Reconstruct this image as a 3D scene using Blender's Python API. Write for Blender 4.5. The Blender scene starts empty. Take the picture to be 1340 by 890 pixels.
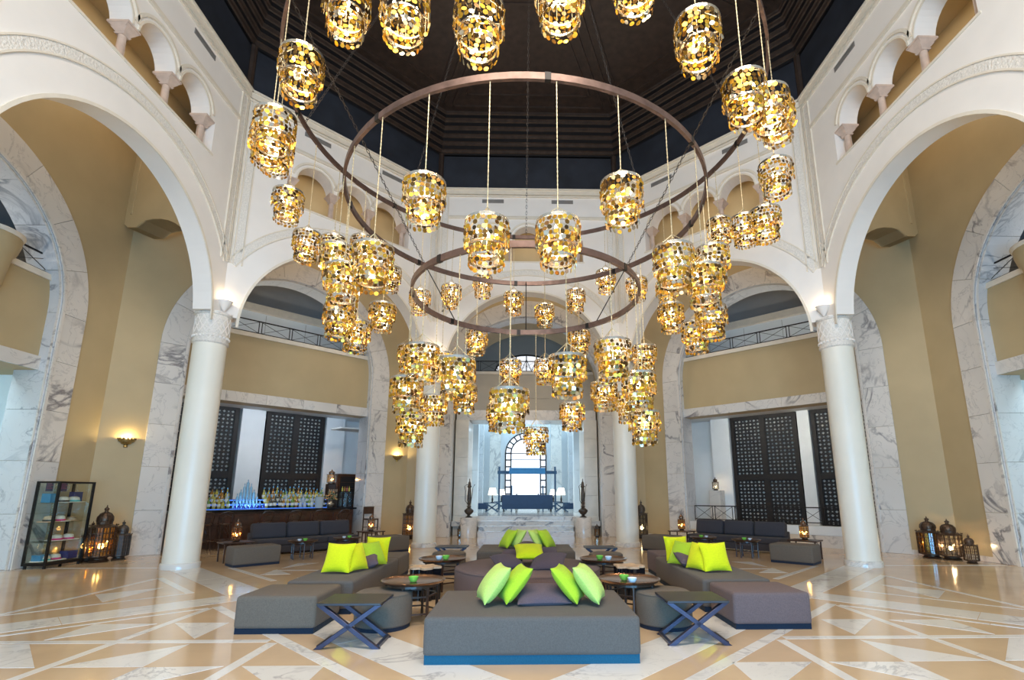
import bpy, bmesh, math, random
from math import sin, cos, pi, sqrt, radians as R
from mathutils import Vector, Matrix
random.seed(7)
scene = bpy.context.scene
col = scene.collection

# ------------------------------------------------------------------ camera
cam_d = bpy.data.cameras.new('camera')
cam = bpy.data.objects.new('camera', cam_d); col.objects.link(cam)
cam_d.sensor_fit = 'HORIZONTAL'; cam_d.sensor_width = 36.0
cam_d.lens = 661.925 / 1340 * 36.0
cam_d.shift_x = -(701.752 - 670) / 1340
cam_d.shift_y = (509.226 - 445) / 1340
cam.location = (-0.0619, 0, 1.6)
cam.rotation_euler = (pi / 2 + 0.2038, 0, -0.0226)
cam_d.clip_end = 200
scene.camera = cam

# ------------------------------------------------------------------ world, light, exposure
w = bpy.data.worlds.new('daylight'); scene.world = w; w.use_nodes = True
bg = w.node_tree.nodes['Background']
bg.inputs[0].default_value = (0.72, 0.86, 1.0, 1)
bg.inputs[1].default_value = 0.65
vs = scene.view_settings
vs.view_transform = 'Standard'; vs.look = 'None'; vs.gamma = 1; vs.use_curve_mapping = False
vs.exposure = 0.0
cy = scene.cycles
cy.use_denoising = True
cy.max_bounces = 8; cy.diffuse_bounces = 4; cy.glossy_bounces = 4; cy.transmission_bounces = 6
cy.sample_clamp_indirect = 6; cy.caustics_reflective = False; cy.caustics_refractive = False

def area(name, loc, rot, size, power, color, size_y=None):
    d = bpy.data.lights.new(name, 'AREA'); d.energy = power; d.color = color; d.size = size
    if size_y: d.shape = 'RECTANGLE'; d.size_y = size_y
    o = bpy.data.objects.new(name, d); o.location = loc; o.rotation_euler = rot; col.objects.link(o); return o
def lamp(name, loc, power, color, radius=0.05, parent=None, kind='POINT'):
    d = bpy.data.lights.new(name, kind); d.energy = power; d.color = color; d.shadow_soft_size = radius
    o = bpy.data.objects.new(name, d); o.location = loc; o.parent = parent; col.objects.link(o); return o

YC = 8.70                 # centre of the octagonal hall is (0, YC)
AI, AO = 7.42, 11.10      # apothem of the inner arcade and of the outer wall
WARM = (1.0, 0.72, 0.40); SOFT = (1.0, 0.91, 0.79); COOL = (0.62, 0.84, 1.0)

# daylight from the glazed entrance behind the camera
area('entrance_daylight', (0, -3.4, 1.4), (R(90), 0, 0), 9, 1450, (0.17, 0.55, 1.0), 2.4)
# ceiling wash of the hall and of the aisle around it

# ------------------------------------------------------------------ materials
MATS = {}
def nodes_of(name):
    m = bpy.data.materials.new(name); m.use_nodes = True
    nt = m.node_tree; b = nt.nodes['Principled BSDF']; MATS[name] = m
    return m, nt, b
def N(nt, kind, **kw):
    n = nt.nodes.new(kind)
    for k, v in kw.items():
        if k in n.inputs: n.inputs[k].default_value = v
        else: setattr(n, k, v)
    return n
def ramp(nt, stops, fac):
    r = nt.nodes.new('ShaderNodeValToRGB'); e = r.color_ramp.elements
    while len(e) < len(stops): e.new(0.5)
    for i, (p, c) in enumerate(stops): e[i].position = p; e[i].color = (*c, 1)
    nt.links.new(fac, r.inputs[0]); return r.outputs[0]
def coords(nt, scale=(1, 1, 1), rnd=True):
    tc = N(nt, 'ShaderNodeTexCoord'); mp = N(nt, 'ShaderNodeMapping'); mp.inputs['Scale'].default_value = scale
    nt.links.new(tc.outputs['Object'], mp.inputs[0])
    if rnd:
        oi = N(nt, 'ShaderNodeObjectInfo'); mu = N(nt, 'ShaderNodeMath', operation='MULTIPLY'); mu.inputs[1].default_value = 37.0
        nt.links.new(oi.outputs['Random'], mu.inputs[0]); nt.links.new(mu.outputs[0], mp.inputs['Location'])
    return mp.outputs[0]
def plain(name, c, rough=0.6, metal=0.0, var=0.08, scale=6.0, bump=0.0, bscale=60.0, spec=None, rnd=True):
    m, nt, b = nodes_of(name)
    co = coords(nt, rnd=rnd)
    n = N(nt, 'ShaderNodeTexNoise'); n.inputs['Scale'].default_value = scale; n.inputs['Detail'].default_value = 4
    nt.links.new(co, n.inputs['Vector'])
    lo = tuple(max(0, x * (1 - var)) for x in c); hi = tuple(min(1, x * (1 + var)) for x in c)
    nt.links.new(ramp(nt, [(0.3, lo), (0.7, hi)], n.outputs[0]), b.inputs['Base Color'])
    b.inputs['Roughness'].default_value = rough; b.inputs['Metallic'].default_value = metal
    if spec is not None: b.inputs['Specular IOR Level'].default_value = spec
    if bump:
        n2 = N(nt, 'ShaderNodeTexNoise'); n2.inputs['Scale'].default_value = bscale; nt.links.new(co, n2.inputs['Vector'])
        bp = N(nt, 'ShaderNodeBump'); bp.inputs['Strength'].default_value = bump; bp.inputs['Distance'].default_value = 0.02
        nt.links.new(n2.outputs[0], bp.inputs['Height']); nt.links.new(bp.outputs[0], b.inputs['Normal'])
    return m
def marble(name, base, vein, rough=0.2, scale=0.9, width=0.035, amount=1.0):
    m, nt, b = nodes_of(name)
    co = coords(nt)
    def veins(sc, wd, dist):
        n = N(nt, 'ShaderNodeTexNoise'); n.inputs['Scale'].default_value = sc; n.inputs['Detail'].default_value = 7
        n.inputs['Roughness'].default_value = 0.55; n.inputs['Distortion'].default_value = dist
        nt.links.new(co, n.inputs['Vector'])
        s_ = N(nt, 'ShaderNodeMath', operation='SUBTRACT'); s_.inputs[1].default_value = 0.5; nt.links.new(n.outputs[0], s_.inputs[0])
        a_ = N(nt, 'ShaderNodeMath', operation='ABSOLUTE'); nt.links.new(s_.outputs[0], a_.inputs[0])
        mr = N(nt, 'ShaderNodeMapRange'); mr.inputs['From Min'].default_value = 0; mr.inputs['From Max'].default_value = wd
        mr.inputs['To Min'].default_value = 1; mr.inputs['To Max'].default_value = 0
        nt.links.new(a_.outputs[0], mr.inputs['Value']); return mr.outputs[0]
    v1 = veins(scale, width, 1.2); v2 = veins(scale * 3.3, width * 0.45, 0.8)
    mask = N(nt, 'ShaderNodeTexNoise'); mask.inputs['Scale'].default_value = scale * 1.3; nt.links.new(co, mask.inputs['Vector'])
    mk = ramp(nt, [(0.42, (0, 0, 0)), (0.62, (1, 1, 1))], mask.outputs[0])
    m2 = N(nt, 'ShaderNodeMath', operation='MULTIPLY'); nt.links.new(v2, m2.inputs[0]); m2.inputs[1].default_value = 0.35
    mx = N(nt, 'ShaderNodeMath', operation='MULTIPLY'); nt.links.new(v1, mx.inputs[0]); nt.links.new(mk, mx.inputs[1])
    ad = N(nt, 'ShaderNodeMath', operation='MAXIMUM'); nt.links.new(mx.outputs[0], ad.inputs[0]); nt.links.new(m2.outputs[0], ad.inputs[1])
    sc2 = N(nt, 'ShaderNodeMath', operation='MULTIPLY'); sc2.inputs[1].default_value = amount; nt.links.new(ad.outputs[0], sc2.inputs[0])
    cl = N(nt, 'ShaderNodeTexNoise'); cl.inputs['Scale'].default_value = 0.7; cl.inputs['Detail'].default_value = 5; nt.links.new(co, cl.inputs['Vector'])
    cloud = ramp(nt, [(0.3, tuple(x * 0.88 for x in base)), (0.7, base)], cl.outputs[0])
    mix = N(nt, 'ShaderNodeMix', data_type='RGBA')
    nt.links.new(sc2.outputs[0], mix.inputs[0]); nt.links.new(cloud, mix.inputs[6]); mix.inputs[7].default_value = (*vein, 1)
    nt.links.new(mix.outputs[2], b.inputs['Base Color']); b.inputs['Roughness'].default_value = rough
    return m
def glow(name, c, strength, base=None):
    m, nt, b = nodes_of(name)
    b.inputs['Base Color'].default_value = (*(base or c), 1)
    b.inputs['Emission Color'].default_value = (*c, 1); b.inputs['Emission Strength'].default_value = strength
    return m
def fabric(name, c, sheen=0.3):
    m = plain(name, c, 0.9, 0, 0.12, 90, 0.25, 400)
    b = m.node_tree.nodes['Principled BSDF']; b.inputs['Sheen Weight'].default_value = 0.06; b.inputs['Specular IOR Level'].default_value = 0.2
    return m
def glass(name, c, rough=0.02, alpha=0.12):
    m, nt, b = nodes_of(name)
    out = nt.nodes['Material Output']
    tr = N(nt, 'ShaderNodeBsdfTransparent'); tr.inputs[0].default_value = (*c, 1)
    gl = N(nt, 'ShaderNodeBsdfGlossy'); gl.inputs['Roughness'].default_value = rough
    mx = N(nt, 'ShaderNodeMixShader'); mx.inputs[0].default_value = alpha
    nt.links.new(tr.outputs[0], mx.inputs[1]); nt.links.new(gl.outputs[0], mx.inputs[2]); nt.links.new(mx.outputs[0], out.inputs[0])
    return m

plain('white_plaster', (0.88, 0.815, 0.745), 0.7, 0, 0.02, 2, rnd=False)
plain('ivory_trim', (0.80, 0.71, 0.58), 0.6, 0, 0.05, 5)
plain('relief_plaster', (0.80, 0.74, 0.66), 0.65, 0, 0.12, 30, 0.9, 26)
plain('tan_wall', (0.52, 0.395, 0.215), 0.55, 0, 0.05, 1.2, 0.04, 200, rnd=False)
plain('cream_column', (0.86, 0.80, 0.68), 0.35, 0, 0.02, 2)
marble('white_marble', (0.80, 0.745, 0.675), (0.24, 0.22, 0.22), 0.15, 0.55, 0.030)
marble('grey_marble', (0.74, 0.745, 0.75), (0.25, 0.27, 0.30), 0.15, 0.6, 0.022, 0.85)
marble('floor_white', (0.82, 0.77, 0.70), (0.42, 0.38, 0.36), 0.10, 0.9, 0.022, 0.8)
plain('floor_beige', (0.62, 0.435, 0.26), 0.10, 0, 0.09, 1.4, rnd=True)
plain('beige_stone', (0.74, 0.66, 0.54), 0.3, 0, 0.08, 3)
plain('gallery_stone', (0.62, 0.47, 0.38), 0.4, 0, 0.1, 8)
plain('navy_drum', (0.020, 0.024, 0.034), 0.55, 0, 0.3, 1.5)
plain('brown_wood', (0.042, 0.026, 0.019), 0.45, 0, 0.3, 5)
plain('black_wood', (0.006, 0.005, 0.006), 0.5); plain('black_iron', (0.018, 0.015, 0.014), 0.45, 0.5, 0.2, 10)
plain('ring_bronze', (0.16, 0.10, 0.08), 0.42, 0.6, 0.25, 8)
plain('chain_metal', (0.10, 0.085, 0.075), 0.4, 0.8, 0.2, 12)
plain('brass_cord', (0.62, 0.50, 0.30), 0.45, 0.5, 0.3, 30)
plain('silver_hoop', (0.62, 0.56, 0.46), 0.25, 0.9, 0.1, 10)
plain('vent_grey', (0.30, 0.28, 0.26), 0.5, 0.3, 0.1, 10)
plain('dark_wood', (0.060, 0.028, 0.016), 0.3, 0, 0.35, 8)
plain('bar_wood', (0.075, 0.026, 0.012), 0.28, 0, 0.4, 5)
plain('black_gloss', (0.006, 0.007, 0.010), 0.06, 0, 0.1, 5)
plain('steel_blue', (0.050, 0.046, 0.075), 0.3, 0.55, 0.15, 8)
plain('tray_copper', (0.26, 0.155, 0.10), 0.22, 0.9, 0.25, 14)
plain('old_brass', (0.40, 0.28, 0.10), 0.35, 0.8, 0.3, 20); plain('antique_bronze', (0.10, 0.062, 0.04), 0.4, 0.7, 0.35, 25)
plain('pewter', (0.11, 0.09, 0.075), 0.5, 0.8, 0.3, 20)
plain('wood_end', (0.55, 0.38, 0.24), 0.5, 0, 0.2, 12)
plain('screen_wood', (0.009, 0.007, 0.007), 0.6, 0, 0.2, 12)
plain('cool_plaster', (0.80, 0.83, 0.84), 0.7, 0, 0.03, 2, rnd=False)
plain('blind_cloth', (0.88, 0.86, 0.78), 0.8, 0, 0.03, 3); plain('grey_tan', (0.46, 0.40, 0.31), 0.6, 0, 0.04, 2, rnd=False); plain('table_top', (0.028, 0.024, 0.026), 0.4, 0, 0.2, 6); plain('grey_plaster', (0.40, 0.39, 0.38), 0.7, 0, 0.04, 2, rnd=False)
plain('teal_plaster', (0.50, 0.60, 0.56), 0.7, 0, 0.04, 2, rnd=False)
fabric('taupe', (0.140, 0.112, 0.086)); fabric('slate', (0.118, 0.100, 0.086)); fabric('mauve', (0.150, 0.105, 0.100))
fabric('charcoal', (0.055, 0.052, 0.060)); fabric('plinth_blue', (0.008, 0.018, 0.035)); fabric('plinth_black', (0.02, 0.025, 0.04))
fabric('plinth_front', (0.012, 0.085, 0.14))
fabric('lime', (0.72, 0.74, 0.012)); fabric('leaf', (0.42, 0.60, 0.03)); fabric('pale_green', (0.52, 0.68, 0.15)); fabric('plum', (0.115, 0.08, 0.092))
plain('green_ceramic', (0.25, 0.62, 0.08), 0.15, 0, 0.1, 5); plain('white_ceramic', (0.85, 0.88, 0.92), 0.15, 0, 0.03, 5)
plain('straw', (0.80, 0.76, 0.64), 0.8, 0, 0.12, 40); plain('pink_band', (0.75, 0.06, 0.22), 0.7); plain('teal_band', (0.05, 0.45, 0.45), 0.7)
plain('navy_box', (0.015, 0.03, 0.16), 0.4); plain('violet_card', (0.05, 0.02, 0.10), 0.5); plain('blue_bag', (0.02, 0.22, 0.42), 0.5)
plain('lamp_shade', (0.85, 0.80, 0.70), 0.8); plain('blue_sofa', (0.02, 0.05, 0.11), 0.7); plain('blue_frame', (0.02, 0.06, 0.12), 0.4)
glow('bulb', (1.0, 0.80, 0.50), 30); glow('bulb_soft', (1.0, 0.72, 0.38), 14); glow('shade_glow', (1.0, 0.90, 0.74), 2.2)
glow('shelf_light', (0.08, 0.26, 1.0), 0.6); glow('daylight_pane', (0.93, 0.95, 1.0), 0.95); glow('bowl_light', (1.0, 0.80, 0.52), 16)
glass('clear_glass', (0.95, 0.98, 0.97), 0.02, 0.06); glass('smoke_glass', (0.30, 0.25, 0.20), 0.6, 0.10); glass('amber_glass', (0.98, 0.72, 0.32), 0.1, 0.12)

def disc_material():
    m, nt, b = nodes_of('gold_disc')
    g = N(nt, 'ShaderNodeNewGeometry'); rnd = g.outputs['Random Per Island']
    c = ramp(nt, [(0.0, (0.10, 0.055, 0.02)), (0.28, (0.30, 0.16, 0.04)), (0.45, (0.84, 0.43, 0.035)), (0.74, (0.96, 0.60, 0.08)), (0.88, (0.70, 0.64, 0.55)), (1.0, (0.95, 0.80, 0.42))], rnd)
    nt.nodes[-1].color_ramp.interpolation = 'LINEAR'
    nt.links.new(c, b.inputs['Base Color']); b.inputs['Metallic'].default_value = 0.85; b.inputs['Roughness'].default_value = 0.24
    tl = N(nt, 'ShaderNodeBsdfTranslucent'); nt.links.new(c, tl.inputs[0])
    mx = N(nt, 'ShaderNodeMixShader'); mx.inputs[0].default_value = 0.20
    nt.links.new(b.outputs[0], mx.inputs[1]); nt.links.new(tl.outputs[0], mx.inputs[2])
    nt.links.new(mx.outputs[0], nt.nodes['Material Output'].inputs[0])
disc_material()
def bottle_material(name, c):
    m, nt, b = nodes_of(name)
    b.inputs['Base Color'].default_value = (*c, 1); b.inputs['Roughness'].default_value = 0.08
    b.inputs['Transmission Weight'].default_value = 0.35; b.inputs['Coat Weight'].default_value = 0.5
for n_, c_ in (('bottle_green', (0.25, 0.42, 0.05)), ('bottle_amber', (0.55, 0.24, 0.03)), ('bottle_clear', (0.75, 0.82, 0.85)), ('bottle_yellow', (0.75, 0.62, 0.10)),
               ('bottle_dark', (0.03, 0.05, 0.03)), ('bottle_ice', (0.35, 0.68, 0.95)), ('bottle_blue', (0.04, 0.08, 0.75)), ('bottle_rose', (0.6, 0.12, 0.08))):
    bottle_material(n_, c_)

# ------------------------------------------------------------------ mesh helpers
class MB:
    def __init__(self): self.v = []; self.f = []
    def poly(self, *pts):
        i = len(self.v); self.v += [tuple(p) for p in pts]; self.f.append(tuple(range(i, i + len(pts)))); return self
    def box(self, x0, x1, y0, y1, z0, z1, fn=None):
        i = len(self.v); P = [(x, y, z) for z in (z0, z1) for x, y in ((x0, y0), (x1, y0), (x1, y1), (x0, y1))]
        self.v += [fn(*p) if fn else p for p in P]
        self.f += [(i, i + 3, i + 2, i + 1), (i + 4, i + 5, i + 6, i + 7)] + [(i + k, i + (k + 1) % 4, i + 4 + (k + 1) % 4, i + 4 + k) for k in range(4)]
        return self
    def prism(self, pts, lo, hi, fn):             # pts: 2-D outline, fn(p, q, h) -> xyz
        n = len(pts); i = len(self.v)
        self.v += [fn(p, q, lo) for p, q in pts] + [fn(p, q, hi) for p, q in pts]
        self.f += [tuple(range(i + n - 1, i - 1, -1)), tuple(range(i + n, i + 2 * n))]
        self.f += [(i + k, i + (k + 1) % n, i + n + (k + 1) % n, i + n + k) for k in range(n)]
        return self
    def lathe(self, prof, n=20, c=(0, 0, 0), a0=0.0, a1=2 * pi, sx=1, sy=1, cap=True):
        full = abs(a1 - a0 - 2 * pi) < 1e-6; m = n if full else n + 1; i = len(self.v)
        for r, z in prof:
            for k in range(m):
                a = a0 + (a1 - a0) * k / n; self.v.append((c[0] + sx * r * cos(a), c[1] + sy * r * sin(a), c[2] + z))
        for j in range(len(prof) - 1):
            for k in range(n):
                k2 = (k + 1) % m
                self.f.append((i + j * m + k, i + j * m + k2, i + (j + 1) * m + k2, i + (j + 1) * m + k))
        if full and cap and prof[0] != prof[-1]:
            if prof[0][0] > 1e-4: self.f.append(tuple(i + k for k in range(m - 1, -1, -1)))
            if prof[-1][0] > 1e-4: self.f.append(tuple(i + (len(prof) - 1) * m + k for k in range(m)))
        return self
    def tube(self, pts, r, n=6, closed=False):
        pts = [Vector(p) for p in pts]; i = len(self.v); L = len(pts)
        rr = r if isinstance(r, (list, tuple)) else [r] * L
        for j, p in enumerate(pts):
            if closed: d = pts[(j + 1) % L] - pts[j - 1]
            else: d = pts[min(j + 1, L - 1)] - pts[max(j - 1, 0)]
            d.normalize(); up = Vector((0, 0, 1)) if abs(d.z) < 0.9 else Vector((1, 0, 0))
            a = d.cross(up).normalized(); b = d.cross(a).normalized()
            for k in range(n):
                t = 2 * pi * k / n + pi / n; self.v.append(tuple(p + (a * cos(t) + b * sin(t)) * rr[j]))
        for j in range(L if closed else L - 1):
            j2 = (j + 1) % L
            for k in range(n): self.f.append((i + j * n + k, i + j * n + (k + 1) % n, i + j2 * n + (k + 1) % n, i + j2 * n + k))
        if not closed: self.f += [tuple(i + k for k in range(n - 1, -1, -1)), tuple(i + (L - 1) * n + k for k in range(n))]
        return self
    def bar(self, a, b, wd, ht=None):              # square bar between two points
        return self.tube([a, b], (wd if ht is None else (wd + ht) / 2) * 0.7071, 4)
    def ball(self, c, r, n=10, m=6, sz=1.0):
        return self.lathe([(r * sin(pi * j / m) if 0 < j < m else 0.0, -r * sz * cos(pi * j / m)) for j in range(m + 1)], n, c)
    def mesh(self, name, mat, smooth=False, bevel=0.0, segs=2, clean=True):
        me = bpy.data.meshes.new(name); me.from_pydata(self.v, [], self.f)
        if clean or bevel:
            bm = bmesh.new(); bm.from_mesh(me)
            if clean: bmesh.ops.remove_doubles(bm, verts=bm.verts, dist=1e-5); bmesh.ops.recalc_face_normals(bm, faces=bm.faces)
            if bevel: bmesh.ops.bevel(bm, geom=bm.edges[:], offset=bevel, segments=segs, profile=0.6, affect='EDGES', clamp_overlap=True)
            bm.to_mesh(me); bm.free()
        me.materials.append(MATS[mat] if isinstance(mat, str) else mat)
        if smooth:
            me.polygons.foreach_set('use_smooth', [True] * len(me.polygons)); me.set_sharp_from_angle(angle=R(42))
        me.update(); return me
    def build(self, name, mat, parent=None, smooth=False, bevel=0.0, segs=2, clean=True):
        return link(name, self.mesh(name, mat, smooth, bevel, segs, clean), parent)
def link(name, me, parent=None):
    o = bpy.data.objects.new(name, me); col.objects.link(o)
    if parent is not None: o.parent = parent
    return o
def tag(o, label, cat=None, group=None, kind=None):
    if label: o['label'] = label
    if cat: o['category'] = cat
    if group: o['group'] = group
    if kind: o['kind'] = kind
    return o
def thing(name, label, cat, loc=(0, 0, 0), rz=0.0, group=None):
    o = bpy.data.objects.new(name, None); col.objects.link(o); o.empty_display_size = 0.1
    o.location = loc; o.rotation_euler = (0, 0, rz); return tag(o, label, cat, group)
def struct(o, label): return tag(o, label, None, None, 'structure')
def dup(root, loc=None, rz=None, label=None, group=None):
    kids = {}
    for o in KIDS(root): kids.setdefault(o.parent, []).append(o)
    r = root.copy(); col.objects.link(r)
    def rec(src, dst):
        for ch in kids.get(src, []):
            c = ch.copy(); col.objects.link(c); c.parent = dst; rec(ch, c)
    rec(root, r)
    if loc is not None: r.location = loc
    if rz is not None: r.rotation_euler = (0, 0, rz)
    if label: r['label'] = label
    if group: r['group'] = group
    return r
def KIDS(o): return list(o.children_recursive)

# frames of the five walls one can see: S[side](u along the wall, a outward from the hall's centre, z)
s2 = sqrt(0.5)
DIRS = {'left': ((-1, 0), (0, 1)), 'back_left': ((-s2, s2), (s2, s2)), 'back': ((0, 1), (1, 0)), 'back_right': ((s2, s2), (-s2, s2)), 'right': ((1, 0), (0, 1))}
def frame(side):
    n, t = DIRS[side]
    return lambda u, a, z: (n[0] * a + t[0] * u, YC + n[1] * a + t[1] * u, z)
S = {k: frame(k) for k in DIRS}
T8 = math.tan(pi / 8)
def bay(side, a, u):                                # location and turn of a thing standing in a diagonal bay; its local x runs along the wall
    p = S[side](u, a, 0); return (p[0], p[1], 0), (R(45) if side == 'back_left' else R(-45))

# ================================================================== FLOOR
fl = struct(MB().box(-17, 17, -4, 34, -0.2, 0).build('floor', 'floor_beige'), 'polished beige marble floor with white inlaid star pattern')
_hz = [0]
def inlay(pts, mat='floor_white', h=None):
    _hz[0] = (_hz[0] + 1) % 7
    h = h or (0.0012 + 0.0003 * _hz[0])
    MB().prism(pts, -0.01, h, lambda x, y, z: (x, YC + y, z)).build('marble_inlay', mat, fl)
def strip(p, q, hw, cut=1.6, gap=0.004):
    p, q = Vector(p), Vector(q); L = (q - p).length; d = (q - p) / L; n = Vector((-d.y, d.x)) * hw
    k = max(1, round(L / cut))
    for i in range(k):
        a = p + d * (L * i / k + gap); b = p + d * (L * (i + 1) / k - gap)
        inlay([tuple(a - n), tuple(b - n), tuple(b + n), tuple(a + n)])
def both(fn, pts):
    for sx in (1, -1): fn([(sx * x, y) for x, y in pts])
def tri(pts, back=True):
    both(inlay, pts)
    if back: both(inlay, [(x, -y) for x, y in pts])
for sx in (1, -1):
    for sy in (1, -1):                                    # the four wide bands crossing as a star
        lo = -5.3 if sy == 1 else -5.4
        strip((sx * (4.42 + lo), sy * lo), (sx * (4.42 + 3.0), sy * 3.0), 0.285, 1.9)
    strip((sx * 0.9, -4.41), (sx * 4.5, -0.81), 0.065)
    strip((sx * 5.52, 0.21), (sx * 7.13, 1.80), 0.06)
    strip((sx * 2.88, -2.58), (sx * 8.6, -2.58), 0.055)
    strip((sx * 2.81, -2.66), (sx * 2.81, -6.4), 0.055)
    strip((sx * 4.54, -0.92), (sx * 4.56, -6.4), 0.05)
    strip((sx * 4.56, -0.90), (sx * 8.2, -4.3), 0.03)
    strip((sx * 5.56, 0.20), (sx * 8.6, -2.85), 0.03)
    strip((sx * 7.12, 1.66), (sx * 7.12, -1.25), 0.045)
    strip((sx * 4.75, 1.41), (sx * 6.52, 3.14), 0.055)
    strip((sx * 2.88, 2.75), (sx * 5.4, 2.75), 0.05)
    strip((sx * 8.1, 3.16), (sx * 10.9, 3.16), 0.05)
    strip((sx * 0.9, 4.41), (sx * 2.9, 2.41), 0.06)
tri([(6.33, 0.76), (7.0, 0.14), (6.40, -0.46)], False)
tri([(3.79, -1.75), (4.47, -1.75), (3.77, -2.47)])
tri([(4.66, -1.79), (5.43, -1.79), (5.40, -2.50)], False)
tri([(3.69, -2.68), (4.49, -3.42), (3.65, -3.42)])
tri([(5.41, -2.66), (6.22, -2.66), (5.45, -3.42), (4.65, -3.42)], False)
tri([(1.95, -3.42), (2.73, -3.42), (1.93, -4.22)])
tri([(2.90, -3.42), (3.67, -3.44), (3.67, -4.22)], False)
tri([(4.80, 2.21), (5.38, 2.86), (5.36, 2.12)], False)
tri([(4.91, 3.93), (5.37, 3.88), (5.36, 3.03)], False)

# ================================================================== INNER ARCADE
RA, ZA, ZCAP = 2.68, 5.60, 5.83                     # arch radius, its centre, top of the capitals
HW = AI * T8; TH = 0.42; HW1 = (AI + TH) * T8
ZS, ZG, ZC = 9.40, 10.20, 12.10                      # gallery sill, springing of its small arches, top of the white wall
GC, GR, GE = (-1.18, 0.0, 1.18), 0.50, 1.92
def gtop(u):
    for c in GC:
        if abs(u - c) < GR: return ZG + sqrt(max(0, GR * GR - (u - c) ** 2))
    return ZG
def wall_panel(side, a0, a1, ue0, ue1, zfoot, ztop, Rr, zc, gallery, zjamb):
    f = S[side]; mb = MB()
    us = {-ue0, ue0}
    for k in range(41): us.add(round(-Rr * cos(pi * k / 40), 5))
    if gallery:
        us |= {-GE, GE}
        for c in GC:
            for k in range(17): us.add(round(c - GR * cos(pi * k / 16), 5))
    us = sorted(us)
    def zb(u): return max(zfoot, zc + sqrt(max(0, Rr * Rr - u * u))) if abs(u) <= Rr + 1e-6 else zfoot
    def bk(u): return u / ue0 * ue1 if abs(abs(u) - ue0) < 1e-6 else u
    for u0, u1 in zip(us, us[1:]):
        um = (u0 + u1) / 2; inarch = abs(um) < Rr
        b0, b1 = (zb(u0), zb(u1)) if inarch else (zfoot, zfoot)
        segs = [(b0, b1, ztop, ztop)]
        if gallery and abs(um) < GE: segs = [(b0, b1, ZS, ZS), (gtop(u0), gtop(u1), ztop, ztop)]
        for c0, c1, d0, d1 in segs:
            mb.poly(f(u0, a0, c0), f(u1, a0, c1), f(u1, a0, d1), f(u0, a0, d0))
            mb.poly(f(bk(u0), a1, c0), f(bk(u0), a1, d0), f(bk(u1), a1, d1), f(bk(u1), a1, c1))
            mb.poly(f(u0, a0, c0), f(bk(u0), a1, c0), f(bk(u1), a1, c1), f(u1, a0, c1))
            if d0 != ztop or len(segs) == 1 or c0 != b0: mb.poly(f(u0, a0, d0), f(u1, a0, d1), f(bk(u1), a1, d1), f(bk(u0), a1, d0))
            else: mb.poly(f(u0, a0, d0), f(u1, a0, d1), f(bk(u1), a1, d1), f(bk(u0), a1, d0))
    for sg in (-1, 1):
        if zjamb < zc: mb.poly(f(sg * Rr, a0, zjamb), f(sg * Rr, a1, zjamb), f(sg * Rr, a1, zc), f(sg * Rr, a0, zc))
        if gallery: mb.poly(f(sg * GE, a0, ZS), f(sg * GE, a1, ZS), f(sg * GE, a1, ZG), f(sg * GE, a0, ZG))
    return mb
def arc_band(f, r0, r1, zc, a0, a1, t0, t1, n, umax=None):
    mb = MB(); P = []
    for k in range(n + 1):
        t = t0 + (t1 - t0) * k / n
        P.append((cos(t), sin(t)))
    def cl(u): return max(-umax, min(umax, u)) if umax else u
    for (c0, d0), (c1, d1) in zip(P, P[1:]):
        if umax and min(abs(r0 * c0), abs(r0 * c1)) > umax: continue
        q = [(cl(r0 * c0), zc + r0 * d0), (cl(r1 * c0), zc + r1 * d0), (cl(r1 * c1), zc + r1 * d1), (cl(r0 * c1), zc + r0 * d1)]
        mb.prism(q, a0, a1, lambda p, z, h: f(p, h, z))
    return mb
NAMES = {'left': 'left', 'back_left': 'back left diagonal', 'back': 'back', 'back_right': 'back right diagonal', 'right': 'right'}
inner = {}
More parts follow.
